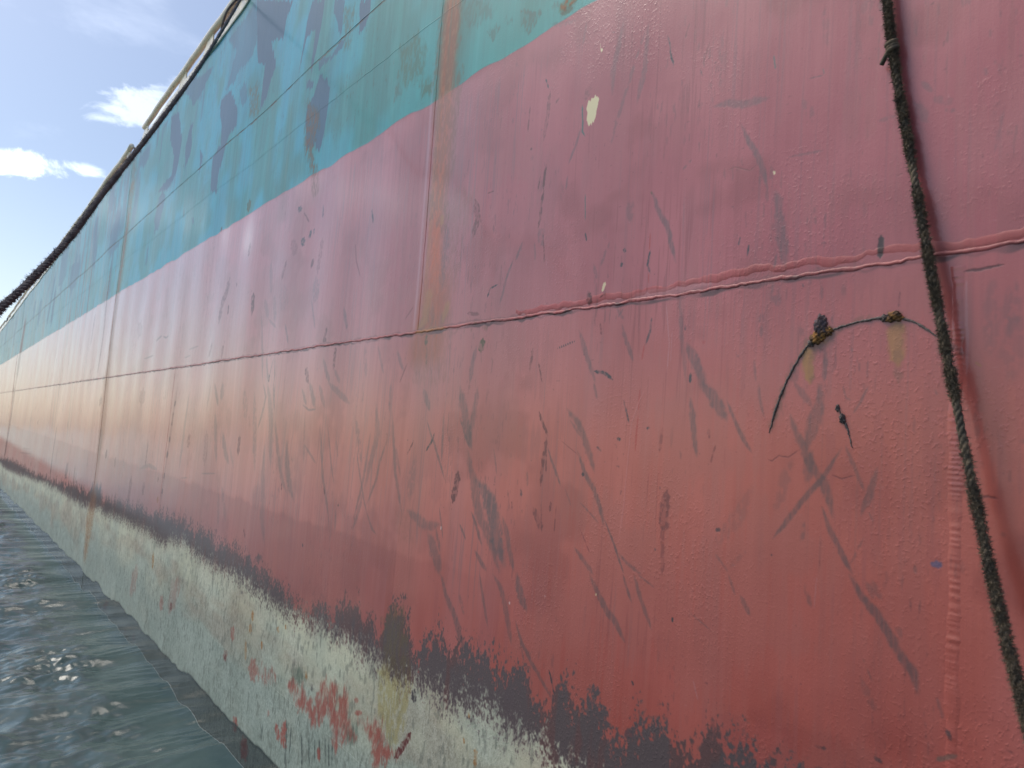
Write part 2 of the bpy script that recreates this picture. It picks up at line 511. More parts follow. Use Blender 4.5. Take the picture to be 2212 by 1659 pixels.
 ('scuff', 0.5, [-2525,93,7,-2478,19,7,-2435,-38,7]),
 ('scuff', 0.65, [-2537,225,25,-2492,119,24,-2457,20,24,-2424,-37,23]),
 ('scuff', 0.5, [-2416,223,18,-2430,105,18,-2442,-9,18]),
 ('scuff', 0.55, [-2449,-43,24,-2394,-170,24,-2336,-306,22,-2254,-401,21,-2186,-498,21]),
 ('slatesc', 0.75, [-2379,-159,31,-2309,-210,33,-2262,-274,36,-2208,-403,36,-2168,-468,35]),
 ('scuff', 0.7, [-2396,-295,8,-2365,-334,8,-2308,-419,8]),
 ('scuff', 0.7, [-2469,-354,6,-2418,-410,6]),
 ('scuff', 0.55, [-2200,-289,14,-2154,-364,14,-2102,-482,14]),
 ('scuff', 0.6, [-2354,-445,10,-2306,-483,10,-2267,-512,10]),
 ('scuff', 0.6, [-2630,-303,5,-2600,-379,5,-2582,-432,5]),
 ('scuff', 0.5, [-2890,-349,25,-2803,-375,25,-2730,-397,21,-2619,-374,20]),
 ('scuff', 0.5, [-2702,-424,29,-2650,-482,30,-2579,-583,30]),
 ('scuff', 0.5, [-2644,-393,9,-2594,-493,9]),
 ('maroon', 0.65, [-2504,-140,19,-2510,-195,19,-2530,-271,19]),
 ('white', 0.55, [-2603,-381,4,-2603,-396,4]),
 ('brown', 0.14, [-2934,-408,59,-2842,-454,58]),
 ('maroon', 0.7, [-4441,-360,9,-4431,-400,9]),
 ('dark', 0.6, [-3615,-400,7,-3613,-409,7]),
 ('dark', 0.6, [-4038,-675,9,-4027,-693,9]),
 ('maroon', 0.5, [-3807,-320,7,-3789,-364,7]),
 ('scuff', 0.4, [-2281,-25,5,-2248,-135,5]),
 ('maroon', 0.5, [-2148,-225,3,-2139,-251,3]),
 ('scuff', 0.25, [-2868,-98,31,-2888,-295,31]),
 ('dark', 0.45, [-4724,-856,53,-4711,-900,52]),
 ('scuff', 0.6, [-1857,135,13,-1799,86,14,-1766,35,14,-1733,-20,14,-1705,-77,14]),
 ('scuff', 0.5, [-1845,98,5,-1787,42,5]),
 ('scuff', 0.65, [-1797,-11,10,-1756,-77,9,-1706,-139,9,-1674,-194,9,-1647,-252,9]),
 ('scuff', 0.75, [-1650,-229,5,-1603,-298,4,-1573,-349,4,-1548,-391,4]),
 ('scuff', 0.5, [-1772,-185,3,-1721,-215,3,-1672,-247,3]),
 ('scuff', 0.55, [-1578,-329,6,-1543,-354,6,-1479,-378,6]),
 ('scuff', 0.55, [-1780,-344,9,-1735,-376,9,-1682,-416,9]),
 ('maroon', 0.6, [-2019,125,7,-1993,82,7,-1961,35,6]),
 ('scuff', 0.65, [-1960,-7,6,-1924,-64,6,-1874,-139,6]),
 ('maroon', 0.55, [-1967,31,8,-1980,-47,8,-1984,-149,8]),
 ('maroon', 0.5, [-1966,-7,4,-1957,-100,4]),
 ('scuff', 0.4, [-1850,-145,5,-1810,-206,4]),
 ('maroon', 0.45, [-2016,-233,13,-1985,-272,13,-1959,-310,13]),
 ('maroon', 0.5, [-1974,-207,4,-1960,-315,4]),
 ('maroon', 0.5, [-1921,-202,6,-1925,-237,6]),
 ('maroon', 0.4, [-1889,-211,3,-1891,-313,3]),
 ('redb', 0.5, [-1530,209,3,-1531,134,3]),
 ('redb', 0.5, [-1532,119,4,-1535,3,4]),
 ('ridge', 0.7, [-1499,216,2,-1529,168,2,-1558,92,2,-1563,-2,2,-1567,-115,2,-1568,-171,2,-1578,-264,2,-1579,-298,2]),
 ('dark', 0.55, [-1598,171,3,-1569,95,3]),
 ('scuff', 0.65, [-1299,219,17,-1260,191,17,-1230,157,17,-1193,111,17]),
 ('scuff', 0.6, [-1325,174,10,-1310,98,10,-1290,-1,9]),
 ('scuff', 0.6, [-1194,167,6,-1162,105,6,-1134,60,6,-1103,20,6]),
 ('scuff', 0.45, [-1092,215,5,-1086,167,5,-1068,116,4]),
 ('scuff', 0.6, [-1735,228,6,-1716,172,6]),
 ('maroon', 0.45, [-1400,-110,16,-1403,-170,16,-1402,-239,16]),
 ('maroon', 0.3, [-1408,-223,7,-1398,-363,7]),
 ('dark', 0.6, [-1617,41,5,-1602,37,5]),
 ('dark', 0.55, [-1494,77,4,-1480,81,4]),
 ('dark', 0.6, [-1705,8,4,-1682,-5,4]),
 ('dark', 0.6, [-1767,-85,5,-1759,-95,5]),
 ('dark', 0.5, [-1212,-204,5,-1195,-200,5]),
 ('dark', 0.6, [-1432,-290,3,-1428,-297,3]),
 ('dark', 0.5, [-1426,-100,3,-1425,-110,3]),
 ('scuff', 0.16, [-1095,-71,20,-1138,-154,20,-1212,-248,20]),
 ('scuff', 0.2, [-1108,-244,6,-1160,-300,6]),
 ('scuff', 0.35, [-2071,-96,6,-2061,-160,6]),
 ('dark', 0.4, [-2097,-173,6,-2091,-198,6]),
 ('maroon', 0.35, [-1250,82,4,-1248,55,4]),
 ('maroon', 0.35, [-1226,36,3,-1240,-18,3]),
 ('maroon', 0.3, [-1429,84,5,-1435,5,5]),
 ('crack', 0.5, [-1886,22,1,-1795,-23,1]),
 ('maroon', 0.35, [-1761,-275,2,-1704,-352,2]),
 ('scuff', 0.4, [-1210,-270,4,-1163,-313,4]),
 ('brown', 0.4, [-1053,79,10,-1041,126,10,-1026,173,10,-1011,213,10]),
 ('scuff', 0.4, [-987,213,8,-938,149,8]),
 ('scuff', 0.55, [-915,211,14,-919,152,14,-935,86,14,-948,41,14]),
 ('scuff', 0.6, [-995,127,12,-976,81,11,-952,40,11,-935,-3,11,-900,-47,11,-884,-80,11,-871,-126,11]),
 ('scuff', 0.45, [-930,36,12,-944,-45,12]),
 ('scuff', 0.68, [-855,48,7,-884,0,7,-915,-46,7,-953,-93,7,-999,-155,7,-1033,-201,7]),
 ('scuff', 0.5, [-846,52,5,-823,-1,5,-799,-55,5]),
 ('scuff', 0.5, [-796,200,3,-814,161,3,-831,133,3]),
 ('scuff', 0.5, [-769,6,8,-781,-42,8,-804,-113,8]),
 ('scuff', 0.68, [-899,-105,7,-878,-159,7,-853,-203,7,-822,-256,7]),
 ('scuff', 0.2, [-985,8,14,-1013,-63,15,-1031,-129,15]),
 ('scuff', 0.35, [-948,-143,6,-953,-202,6]),
 ('scuff', 0.3, [-797,-162,3,-828,-233,3]),
 ('blue', 0.6, [-640,-193,10,-637,-206,10]),
 ('scuff', 0.3, [-683,-209,4,-683,-228,4]),
 ('crack', 0.7, [-1056,7,1,-1042,2,1,-1023,18,1,-996,15,1,-965,37,1]),
 ('crack', 0.7, [-879,-22,1,-854,-29,1,-823,-18,1]),
 ('scuff', 0.35, [-649,192,2,-641,177,2]),
 ('scuff', 0.5, [-858,201,2,-849,172,2,-837,166,2]),
 ('scuff', 0.25, [-565,141,6,-560,83,6]),
 ('scuff', 0.3, [-480,86,4,-479,74,4]),
 ('crackw', 0.6, [-562,-44,2,-541,-40,2,-523,-42,2]),
 ('scuff', 0.3, [-621,204,2,-611,202,2]),
 ('maroon', 0.4, [-902,-183,1,-905,-269,1]),
 ('scuff', 0.3, [-790,-100,2,-777,-123,2]),
 ('dark', 0.5, [-1035,-242,2,-1033,-247,2]),
 ('scuff', 0.25, [-519,-116,4,-506,-116,4]),
 ('scuff', 0.65, [-2578,-583,17,-2527,-661,16,-2456,-727,16,-2394,-811,16,-2358,-866,16]),
 ('scuff', 0.5, [-2309,-533,9,-2264,-638,8,-2229,-724,8]),
 ('scuff', 0.55, [-2226,-517,13,-2169,-560,14,-2131,-631,14,-2079,-747,14]),
 ('scuff', 0.3, [-2435,-632,10,-2387,-711,10]),
 ('white', 0.5, [-2112,-599,4,-2109,-608,4]),
 ('rustd', 0.6, [-4535,-1364,14,-4525,-1412,14]),
 ('rustd', 0.5, [-4191,-1180,10,-4176,-1204,10]),
 ('rustd', 0.4, [-4294,-1219,19,-4285,-1251,19]),
 ('rustd', 0.5, [-3837,-1351,14,-3827,-1392,14]),
 ('rustd', 0.5, [-2307,-1067,7,-2300,-1087,7]),
 ('rustd', 0.5, [-2241,-1181,11,-2236,-1248,11]),
 ('rustd', 0.5, [-2325,-1171,5,-2318,-1191,5]),
 ('maroon', 0.7, [-2711,-1289,16,-2777,-1377,16,-2829,-1437,16]),
 ('dark', 0.6, [-2711,-1106,17,-2708,-1155,17]),
 ('scuff', 0.4, [-4010,-1328,12,-4039,-1422,12]),
 ('drip', 0.6, [-3819,-1691,8,-3778,-1849,8]),
 ('drip', 0.55, [-3728,-1672,7,-3690,-1803,7]),
 ('drip', 0.5, [-3658,-1641,7,-3634,-1758,7]),
 ('drip', 0.6, [-3599,-1637,7,-3570,-1733,7]),
 ('drip', 0.6, [-3534,-1602,6,-3507,-1721,6]),
 ('drip', 0.6, [-3489,-1610,6,-3461,-1726,6]),
 ('drip', 0.6, [-3449,-1601,7,-3428,-1708,7]),
 ('drip', 0.5, [-4042,-1685,12,-3995,-1933,12]),
 ('drip', 0.5, [-3971,-1687,8,-3948,-1915,8]),
 ('drip', 0.4, [-4390,-1831,11,-4395,-1923,11]),
 ('redp', 0.6, [-4057,-1697,29,-4084,-1798,35,-4006,-1822,23]),
 ('redp', 0.6, [-4186,-1761,26,-4131,-1828,25]),
 ('redp', 0.6, [-3598,-1673,18,-3577,-1736,17]),
 ('redp', 0.5, [-3232,-1305,18,-3222,-1325,18]),
 ('redp', 0.6, [-3230,-1377,11,-3161,-1349,10]),
 ('redp', 0.3, [-4343,-1753,17,-4310,-1728,17]),
 ('dark', 0.4, [-3754,-1396,15,-3739,-1428,15]),
 ('algd', 0.35, [-3962,-1380,39,-3884,-1428,38]),
 ('redp', 0.7, [-9448,-2185,132,-9427,-2241,132]),
 ('redp', 0.35, [-7965,-2192,41,-7877,-2204,41]),
 ('redp', 0.3, [-8319,-2228,41,-8281,-2242,41]),
 ('redp', 0.7, [-4878,-1953,46,-4812,-2013,46]),
 ('redp', 0.7, [-4675,-2009,63,-4609,-2114,62]),
 ('redp', 0.5, [-5056,-1403,35,-5053,-1489,35]),
 ('redp', 0.35, [-7049,-1625,68,-6970,-1702,67]),
 ('redp', 0.4, [-4667,-1523,69,-4594,-1620,68]),
 ('redp', 0.3, [-5170,-1599,43,-5132,-1636,43]),
 ('rustd', 0.6, [-4735,-1220,17,-4726,-1286,17]),
 ('rustd', 0.5, [-4754,-1307,22,-4741,-1364,22]),
 ('maroon', 0.6, [-6686,-1599,28,-6709,-1654,28]),
 ('maroon', 0.6, [-5139,-1615,19,-5151,-1658,19]),
 ('rustd', 0.4, [-4809,-1427,15,-4770,-1552,15]),
 ('redp', 0.2, [-6709,-1454,186,-6574,-1584,182]),
 ('redp', 0.2, [-8287,-1660,171,-8126,-1747,168]),
 ('scuff', 0.6, [-1697,-419,12,-1651,-478,11,-1611,-522,11,-1573,-546,11,-1529,-597,11]),
 ('scuff', 0.6, [-1554,-392,5,-1532,-435,5,-1511,-472,5]),
 ('scuff', 0.6, [-1509,-387,8,-1473,-455,8,-1446,-499,8,-1428,-533,7]),
 ('scuff', 0.5, [-1493,-381,3,-1423,-408,3]),
 ('scuff', 0.65, [-2070,-656,9,-2021,-728,8,-1956,-781,8,-1901,-821,8,-1832,-875,7]),
 ('scuff', 0.5, [-2031,-726,5,-2001,-789,5]),
 ('dark', 0.65, [-1864,-779,4,-1823,-857,4]),
 ('scuff', 0.65, [-2079,-490,19,-2053,-562,18,-2014,-609,17]),
 ('scuff', 0.4, [-1163,-319,4,-1139,-371,4]),
 ('scuff', 0.5, [-1125,-368,7,-1092,-414,7]),
 ('scuff', 0.5, [-1288,-452,2,-1214,-483,2]),
 ('dark', 0.7, [-1350,-480,3,-1348,-493,3]),
 ('dark', 0.7, [-1490,-705,4,-1483,-717,4]),
 ('white', 0.5, [-1916,-534,2,-1913,-539,2]),
 ('cream', 0.7, [-1667,-476,4,-1664,-481,4]),
 ('dark', 0.5, [-1640,-796,4,-1634,-801,4]),
 ('scuff', 0.3, [-1395,-780,5,-1343,-769,5]),
 ('dark', 0.35, [-1197,-717,8,-1191,-764,8]),
 ('chalk', 0.4, [-1265,-636,2,-1246,-685,2]),
 ('darkp', 0.6, [-1490,-850,15,-1479,-877,15]),
 ('scuff', 0.7, [-831,-257,12,-798,-306,12,-764,-336,11,-742,-373,11,-713,-415,11,-684,-446,11,-673,-490,10]),
 ('scuff', 0.4, [-789,-266,6,-771,-305,6]),
 ('scuff', 0.3, [-780,-256,7,-755,-302,7]),
 ('scuff', 0.35, [-939,-301,7,-922,-355,7]),
 ('scuff', 0.35, [-722,-347,6,-712,-379,6]),
 ('scuff', 0.35, [-801,-428,2,-770,-494,2]),
 ('scuff', 0.25, [-797,-494,9,-763,-558,9]),
 ('dark', 0.5, [-614,-547,5,-605,-566,5]),
 ('scuff', 0.3, [-634,-486,4,-622,-528,4]),
 ('chalk', 0.5, [-908,-272,1,-912,-301,1,-914,-353,1]),
 ('dark', 0.4, [-902,-686,4,-875,-682,4]),
 ('dark', 0.4, [-766,-660,4,-747,-666,4]),
 ('moss', 0.35, [-634,-618,5,-593,-593,5]),
 ('dark', 0.5, [-1021,-765,10,-1001,-769,10])]
POLYS = [('slate', 0.55, 40, [-8468,3793,-7661,3572,-7289,3541,-7633,3386,-7789,3353,-7926,3310,-8039,3426,-8347,3613]),
 ('slate', 0.75, 35, [-8919,3531,-8584,3477,-8365,3190,-8259,3051,-8298,2798,-8430,2648,-8765,2584,-9204,2688,-8571,2737,-8555,2936,-8837,3224]),
 ('slate', 0.75, 23, [-6893,3042,-6610,3022,-6470,2896,-6324,2739,-6310,2596,-6522,2554,-6572,2406,-6698,2277,-6666,2085,-6880,2136,-6952,2490,-6723,2548,-6804,2786,-6918,2959]),
 ('slate', 0.7, 31, [-7961,3116,-7857,3134,-7834,2798,-7989,2625,-8068,2929]),
 ('slate', 0.7, 23, [-7457,2703,-7332,2608,-7376,2405]),
 ('slate', 0.5, 79, [-10587,3387,-10551,3523,-9971,3515,-9939,3321,-10272,3255]),
 ('slate', 0.4, 52, [-9246,3521,-9031,3539,-9142,3416]),
 ('slate', 0.45, 44, [-6882,3638,-6420,3642,-6086,3652,-5953,3197,-6193,3105,-6388,3137,-6559,3070,-6773,3102,-6685,3250,-6595,3383]),
 ('slate', 0.4, 27, [-6318,2918,-6146,2951,-6085,2752,-6197,2728]),
 ('brown', 0.45, 44, [-6054,2845,-5839,2807,-5761,2542,-5971,2571]),
 ('brown', 0.4, 121, [-11021,3503,-10777,3471,-10694,3042,-10955,3104]),
 ('slate', 0.75, 17, [-6086,3653,-5176,3229,-5272,3151,-5326,2996,-5487,3049,-5594,3069,-5435,2812,-5549,2721,-5618,2601,-5743,2526,-5713,2840,-5708,2918,-5892,2989]),
 ('slate', 0.7, 13, [-4765,3038,-4525,2927,-4539,2732,-4562,2666,-4607,2526,-4624,2432,-4663,2514,-4643,2768,-4804,2768,-4856,2641,-4900,2518,-4856,2728,-4834,2894]),
 ('slate', 0.6, 11, [-4343,2842,-4180,2766,-4182,2570,-4201,2515,-4266,2646,-4339,2743]),
 ('slate', 0.75, 10, [-3940,2654,-3799,2589,-3789,2496,-3837,2437,-3916,2411,-3936,2555]),
 ('slate', 0.6, 12, [-4177,2505,-4122,2444,-4218,2420,-4396,2422,-4504,2411,-4523,2492,-4327,2440,-4229,2472]),
 ('slate', 0.75, 14, [-4488,2380,-4367,2295,-4296,2229,-4302,2160,-4309,2029,-4350,1892,-4386,1808,-4457,1876,-4597,1901,-4676,2107,-4654,2225,-4544,2253]),
 ('slate', 0.7, 13, [-4718,2407,-4658,2406,-4579,2365,-4601,2331,-4703,2347]),
 ('moss', 0.45, 13, [-3362,1971,-3297,1842,-3388,1788,-3379,1884]),
 ('moss', 0.4, 7, [-2533,1856,-2438,1847,-2472,1783,-2519,1817]),
 ('moss', 0.4, 7, [-2412,1842,-2354,1843,-2350,1804]),
 ('brown', 0.42, 21, [-2938,2164,-2805,2091,-2764,1931,-2789,1824,-2717,1727,-2726,1513,-2734,1289,-2774,1159,-2933,1197,-2956,1709,-2991,1867]),
 ('brown', 0.6, 32, [-4685,2269,-4434,2102,-4427,1987,-4502,1825,-4424,1732,-4360,1537,-4439,1555,-4549,1782,-4623,1925]),
 ('mossbr', 0.3, 25, [-3366,2106,-3172,2104,-3063,1982,-3106,1824,-3273,1847]),
 ('mossbr', 0.35, 16, [-3091,1806,-2971,1811,-2979,1717,-3091,1731]),
 ('moss', 0.3, 19, [-2809,2117,-2552,2009,-2497,1917,-2706,1930]),
 ('brown', 0.35, 28, [-4160,2710,-4016,2644,-4011,2534,-4044,2381,-4115,2410]),
 ('moss', 0.5, 6, [-2306,1838,-2261,1843,-2181,1791,-2154,1739,-2204,1726,-2250,1740,-2299,1772]),
 ('moss', 0.35, 8, [-2095,1777,-1998,1751,-1943,1726,-1952,1678,-2032,1695]),
 ('brown', 0.45, 10, [-2955,1203,-2774,1160,-2747,1041,-2747,969,-2828,979,-2889,1048,-2955,1068]),
 ('brown', 0.4, 13, [-2955,519,-2851,661,-2804,550,-2693,594,-2668,485,-2365,495,-2363,480,-2815,488]),
 ('brown', 0.2, 30, [-2955,1203,-2525,1100,-2644,642,-2672,512,-2926,533]),
 ('chalk', 0.1, 21, [-2953,979,-2783,948,-2780,658,-2828,575,-2932,574]),
 ('brown', 0.2, 20, [-2983,486,-2622,486,-2635,247,-2989,254]),
 ('redp', 0.45, 19, [-4562,-1560,-4460,-1480,-4314,-1502,-4224,-1551,-4428,-1592,-4553,-1593]),
 ('redp', 0.6, 13, [-4068,-1517,-4015,-1448,-3879,-1446,-3789,-1481,-3704,-1510,-3669,-1395,-3619,-1349,-3490,-1281,-3441,-1313,-3417,-1364,-3485,-1433,-3547,-1476,-3575,-1546,-3657,-1580,-3758,-1546,-3901,-1561]),
 ('redp', 0.6, 11, [-3481,-1454,-3380,-1410,-3418,-1358,-3362,-1301,-3325,-1352,-3340,-1408,-3267,-1446,-3220,-1490,-3300,-1541,-3378,-1610,-3451,-1590]),
 ('redp', 0.6, 7, [-3175,-1406,-3074,-1369,-3024,-1389,-3022,-1335,-2950,-1327,-2937,-1431,-2824,-1405,-2895,-1487,-2901,-1510,-3048,-1566,-3047,-1450,-3101,-1410]),
 ('algd', 0.35, 31, [-4069,-1371,-3835,-1357,-3818,-1428,-4008,-1472]),
 ('algd', 0.4, 17, [-3339,-1476,-3196,-1421,-3192,-1508,-3300,-1541]),
 ('slimeol', 0.5, 30, [-2993,-1087,-2864,-1107,-2737,-1069,-2769,-1180,-2782,-1284,-2854,-1411,-2940,-1354,-2998,-1279,-3015,-1125]),
 ('mossbr', 0.5, 24, [-3025,-874,-2979,-820,-2876,-787,-2770,-927,-2750,-1048,-2854,-1104,-2987,-1090]),
 ('cream', 1, 1, [-1806,1282,-1790,1268,-1783,1244,-1790,1229,-1799,1201,-1815,1184,-1830,1181,-1841,1190,-1839,1214,-1846,1229,-1839,1254,-1829,1273]),
 ('cream', 1, 1, [-1798,1477,-1784,1471,-1780,1459,-1787,1453,-1795,1465])]
BAND_TOP = [(-28996,-1725),(-27053,-1604),(-22628,-1451),(-18804,-1399),(-15741,-1292),(-13772,-1201),(-12791,-1131),(-11486,-1110),(-11188,-985),(-10575,-960),(-10324,-1083),(-9534,-1000),(-8988,-1007),(-8136,-947),(-7760,-972),(-7463,-891),(-7183,-911),(-6895,-896),(-6562,-854),(-6330,-892),(-5962,-888),(-5593,-905),(-5267,-897),(-5013,-904),(-4900,-885),(-4745,-936),(-4395,-986),(-4182,-1000),(-4065,-1036),(-3947,-1030),(-3876,-1047),(-3808,-993),(-3659,-972),(-3552,-991),(-3525,-918),(-3436,-875),(-3282,-853),(-3234,-906),(-3160,-906),(-3116,-951),(-3012,-952),(-2996,-851),(-2874,-797),(-2794,-841),(-2770,-927),(-2684,-974),(-2666,-900),(-2551,-860),(-2447,-857),(-2379,-862),(-2300,-845),(-2205,-806),(-2135,-839),(-2049,-844),(-1982,-841),(-1932,-891),(-1839,-889),(-1811,-810),(-1771,-806),(-1707,-824),(-1639,-803),(-1601,-827),(-1576,-880),(-1495,-910),(-1488,-852),(-1415,-813),(-1341,-808),(-1325,-848),(-1282,-871),(-1229,-828),(-1220,-787),(-1179,-772),(-1151,-799),(-1098,-800),(-1020,-776)]
BAND_BOT = [(-28726,-1861),(-25624,-1857),(-21606,-1673),(-15803,-1405),(-13903,-1367),(-12600,-1360),(-12047,-1334),(-10967,-1291),(-10405,-1210),(-10206,-1260),(-9402,-1215),(-8633,-1193),(-7774,-1146),(-7471,-1169),(-7070,-1161),(-6973,-1094),(-6444,-1054),(-6287,-1087),(-5883,-1102),(-5554,-1097),(-5235,-1072),(-4695,-1106),(-4483,-1106),(-4189,-1118),(-3896,-1103),(-3681,-1077),(-3545,-1092),(-3344,-1065),(-3210,-1097),(-3032,-1092),(-2974,-1102),(-2832,-1113),(-2687,-1074),(-2574,-1074),(-2458,-1080),(-2322,-1041),(-2243,-1050),(-2132,-1044),(-2024,-1064),(-1960,-1041),(-1883,-1053),(-1833,-1073),(-1808,-1086)]

INK = {  # sRGB, roughness
    'scuff': (96, 82, 84, .5), 'slatesc': (88, 86, 92, .45), 'dark': (46, 40, 45, .6), 'darkdash': (46, 40, 45, .6),
    'darkp': (58, 48, 56, .6), 'moss': (52, 84, 76, .55), 'maroon': (88, 36, 36, .6), 'maroondash': (88, 36, 36, .6), 'slimeol': (150, 138, 88, .6), 'slate': (10, 78, 108, .5),
    'rust': (146, 92, 54, .75), 'rustd': (150, 98, 50, .75), 'brown': (112, 74, 56, .65), 'olive': (152, 108, 50, .6),
    'mossbr': (86, 70, 44, .7), 'cream': (214, 204, 156, .5), 'white': (228, 228, 224, .5), 'redb': (160, 48, 40, .5),
    'blue': (62, 74, 120, .5), 'chalk': (172, 126, 128, .6), 'redp': (146, 62, 52, .5), 'algd': (70, 86, 74, .6),
    'drip': (50, 58, 56, .5), 'pit': (56, 40, 38, .8), 'crack': (84, 34, 34, .7), 'crackw': (80, 34, 34, .7),
    'ridge': (178, 104, 98, .5)}  # ridge: raised line with its highlight painted in
RELIEF = {'crack': -.30, 'crackw': -.45, 'ridge': .3, 'pit': -.45, 'cream': -.15, 'maroon': -.12, 'scuff': -.05, 'slatesc': -.07, 'dark': -.10, 'chalk': .08, 'rust': .08}
Z0, Z1 = -2.95, 4.10


def wline(X):
    return -2.085 + 0.0228 * X


def build_sheet(name, x0, x1, rx, rz, near):
    nx, nz = int((x1 - x0) * rx), int((Z1 - Z0) * rz)
    X = x0 + (np.arange(nx) + .5) / nx * (x1 - x0)
    Z = Z0 + (np.arange(nz) + .5) / nz * (Z1 - Z0)
    f32 = np.float32
    zz = Z[:, None].astype(f32) + 0 * X[None, :].astype(f32)
    C = np.empty((nz, nx, 3), f32)
    rough = np.full((nz, nx), .34, f32)
    relief = np.full((nz, nx), .5, f32)
    blist = np.zeros((nz, nx), f32)

    def lay(color, m, r=None):
        m = m[..., None] if m.ndim == 2 else m
        C[:] = C * (1 - m) + np.array(color[:3], f32) * m
        if r is not None:
            rough[:] = rough * (1 - m[..., 0]) + r * m[..., 0]

    big = fbm(X, Z, 1.1, 1.3, 3, 4)
    mid = fbm(X, Z, .16, .22, 5, 4)
    streak = fbm(X, Z, .035 if near else .12, .9, 9, 4)
    streak2 = fbm(X, Z, .012 if near else .05, .45, 13, 3)
    # red topside; tones by height paint in the reflected horizon and water
    C[:] = (162, 82, 84)
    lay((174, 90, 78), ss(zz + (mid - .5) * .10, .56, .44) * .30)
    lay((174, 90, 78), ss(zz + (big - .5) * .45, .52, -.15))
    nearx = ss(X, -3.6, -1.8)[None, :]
    lay((156, 74, 64), ss(zz + (mid - .5) * .05 + (streak - .5) * .03, -.53, -.56) * (1 - nearx * .75), .34)  # lower edge of the bright reflection, painted as a deeper red below
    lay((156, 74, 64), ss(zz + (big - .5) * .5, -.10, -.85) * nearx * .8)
    C += ((big - .5) * 26)[..., None] * np.array((1., .9, .95), f32)
    C += ((mid - .5) * 15)[..., None]
    C += (((streak - .5) * 16 + (streak2 - .5) * 12) * (.4 if near and x0 > -3.2 else 1.))[..., None]
    rough += (big - .5) * .16 + (mid - .5) * .10
    # sun-bleached chalking, runs down the plates
    ch = ss(fbm(X, Z, .25, 1.4, 21, 5), .55, .75) * .30
    lay((166, 104, 104), ch)
    if near:
        lay((120, 50, 44), ss(fbm(X, Z, .30, .26, 25, 4), .56, .72) * .28)
        lay((126, 84, 84), ss(fbm(X, Z, .07, .5, 27, 4), .58, .78) * .13)
    warm_reflect = ss(-X, 1.5, 9.0)[None, :] * ss(zz + (mid - .5) * .08, -.56, -.50) * ss(zz, .53, .47) * (.6 + .8 * (big - .5) + .5 * (streak - .5))  # warm low-sky reflection, painted pale over the far red strake
    lay((204, 172, 158), np.clip(warm_reflect, 0, 1) * .42)
    # teal sheer band
    edge = 1.668 + (n1(X, .16, 31)[None, :] - .5) * .018 + (mid - .5) * .016
    teal = ss(zz - edge, -.004, .006)
    tc_ = np.empty_like(C)
    tc_[:] = (0, 146, 170)
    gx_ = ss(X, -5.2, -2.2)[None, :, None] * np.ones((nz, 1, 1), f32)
    tc_ = tc_ * (1 - gx_ * .8) + np.array((0, 140, 128), f32) * gx_ * .8  # greener towards the near end: weaker blue sky reflection, painted in
    g = ss(fbm(X, Z, .5, .6, 33, 4), .42, .66)[..., None]
    tc_ = tc_ * (1 - g * .6) + np.array((20, 134, 122), f32) * g * .5
    tc_ += ((streak - .5) * 20 + (streak2 - .5) * 12 + (mid - .5) * 20)[..., None]
    old = ss(fbm(X, Z, .30, 1.1, 35, 5) + (streak - .5) * .35, .57, .60) * ss(zz, 2.3, 2.75) * (ss(-X, 5.0, 9.0))[None, :]
    oldm = (old * .72)[..., None]
    tc_ = tc_ * (1 - oldm) + np.array((24, 86, 112), f32) * oldm
    gl = ss(fbm(X, Z, .05, .4, 37, 4), .60, .70)[..., None] * .2
    tc_ = tc_ * (1 - gl) + np.array((110, 158, 160), f32) * gl
    C[:] = C * (1 - teal[..., None]) + tc_ * teal[..., None]
    rough += teal * .16
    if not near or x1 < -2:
        pf = (ss(-X, 4.5, 20.0)[None, :] * teal * .62).astype(f32)  # far teal paled: grazing sky glare put into the colour
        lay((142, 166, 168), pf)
    # small dark vertical dashes and chips
    dash = ss(fbm(X, Z, .010 if near else .05, .05 if near else .25, 41, 3), .70, .78) * ss(fbm(X, Z, .35, .5, 43, 3), .48, .66)
    lay((78, 52, 54), dash * (.30 if near else .55), .6)
    spk = ss(vn(X, Z, .008 if near else .03, .010 if near else .05, 45), .94, .99) * ss(big + (mid - .5) * .5, .42, .6)
    lay((84, 46, 48), spk * .5)
    spk = ss(vn(X, Z, .006 if near else .03, .006 if near else .03, 47), .965, 1.0)
    lay((190, 140, 138), spk * .45)
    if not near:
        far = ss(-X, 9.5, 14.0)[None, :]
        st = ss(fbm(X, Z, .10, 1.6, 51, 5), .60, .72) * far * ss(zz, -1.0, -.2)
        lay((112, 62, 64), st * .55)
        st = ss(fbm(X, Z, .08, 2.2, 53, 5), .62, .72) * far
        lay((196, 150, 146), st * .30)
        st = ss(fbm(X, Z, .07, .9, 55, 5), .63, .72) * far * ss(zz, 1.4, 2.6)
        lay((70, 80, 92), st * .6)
    if near:
        fs = ss(fbm(X, Z, .007, .42, 111, 3), .635, .72) * ss(fbm(X, Z, .4, .8, 113, 3), .40, .62) * ss(1.62 - zz, 0, .1) * ss(zz, -.8, -.5)
        lay((100, 80, 84), fs * .34 * (.4 + .6 * ss(-X, .9, 1.5))[None, :])
        fs = ss(fbm(X, Z, .009, .30, 115, 3), .66, .74) * ss(fbm(X, Z, .5, .7, 117, 3), .46, .64) * ss(1.62 - zz, 0, .1) * ss(zz, -.8, -.5)
        lay((108, 44, 42), fs * .30 * ss(-X, .9, 1.5)[None, :])
        # brushed-on touch-up coats, patchy
        tp = ss(fbm(X, Z, .55, .40, 119, 4) + (streak2 - .5) * .25, .535, .60) * ss(1.62 - zz, 0, .1)
        lay((150, 92, 84), tp * .22)
        tp = ss(fbm(X, Z, .35, .50, 121, 4) + (streak2 - .5) * .25, .56, .60) * ss(1.62 - zz, 0, .1)
        lay((136, 66, 66), tp * .22)
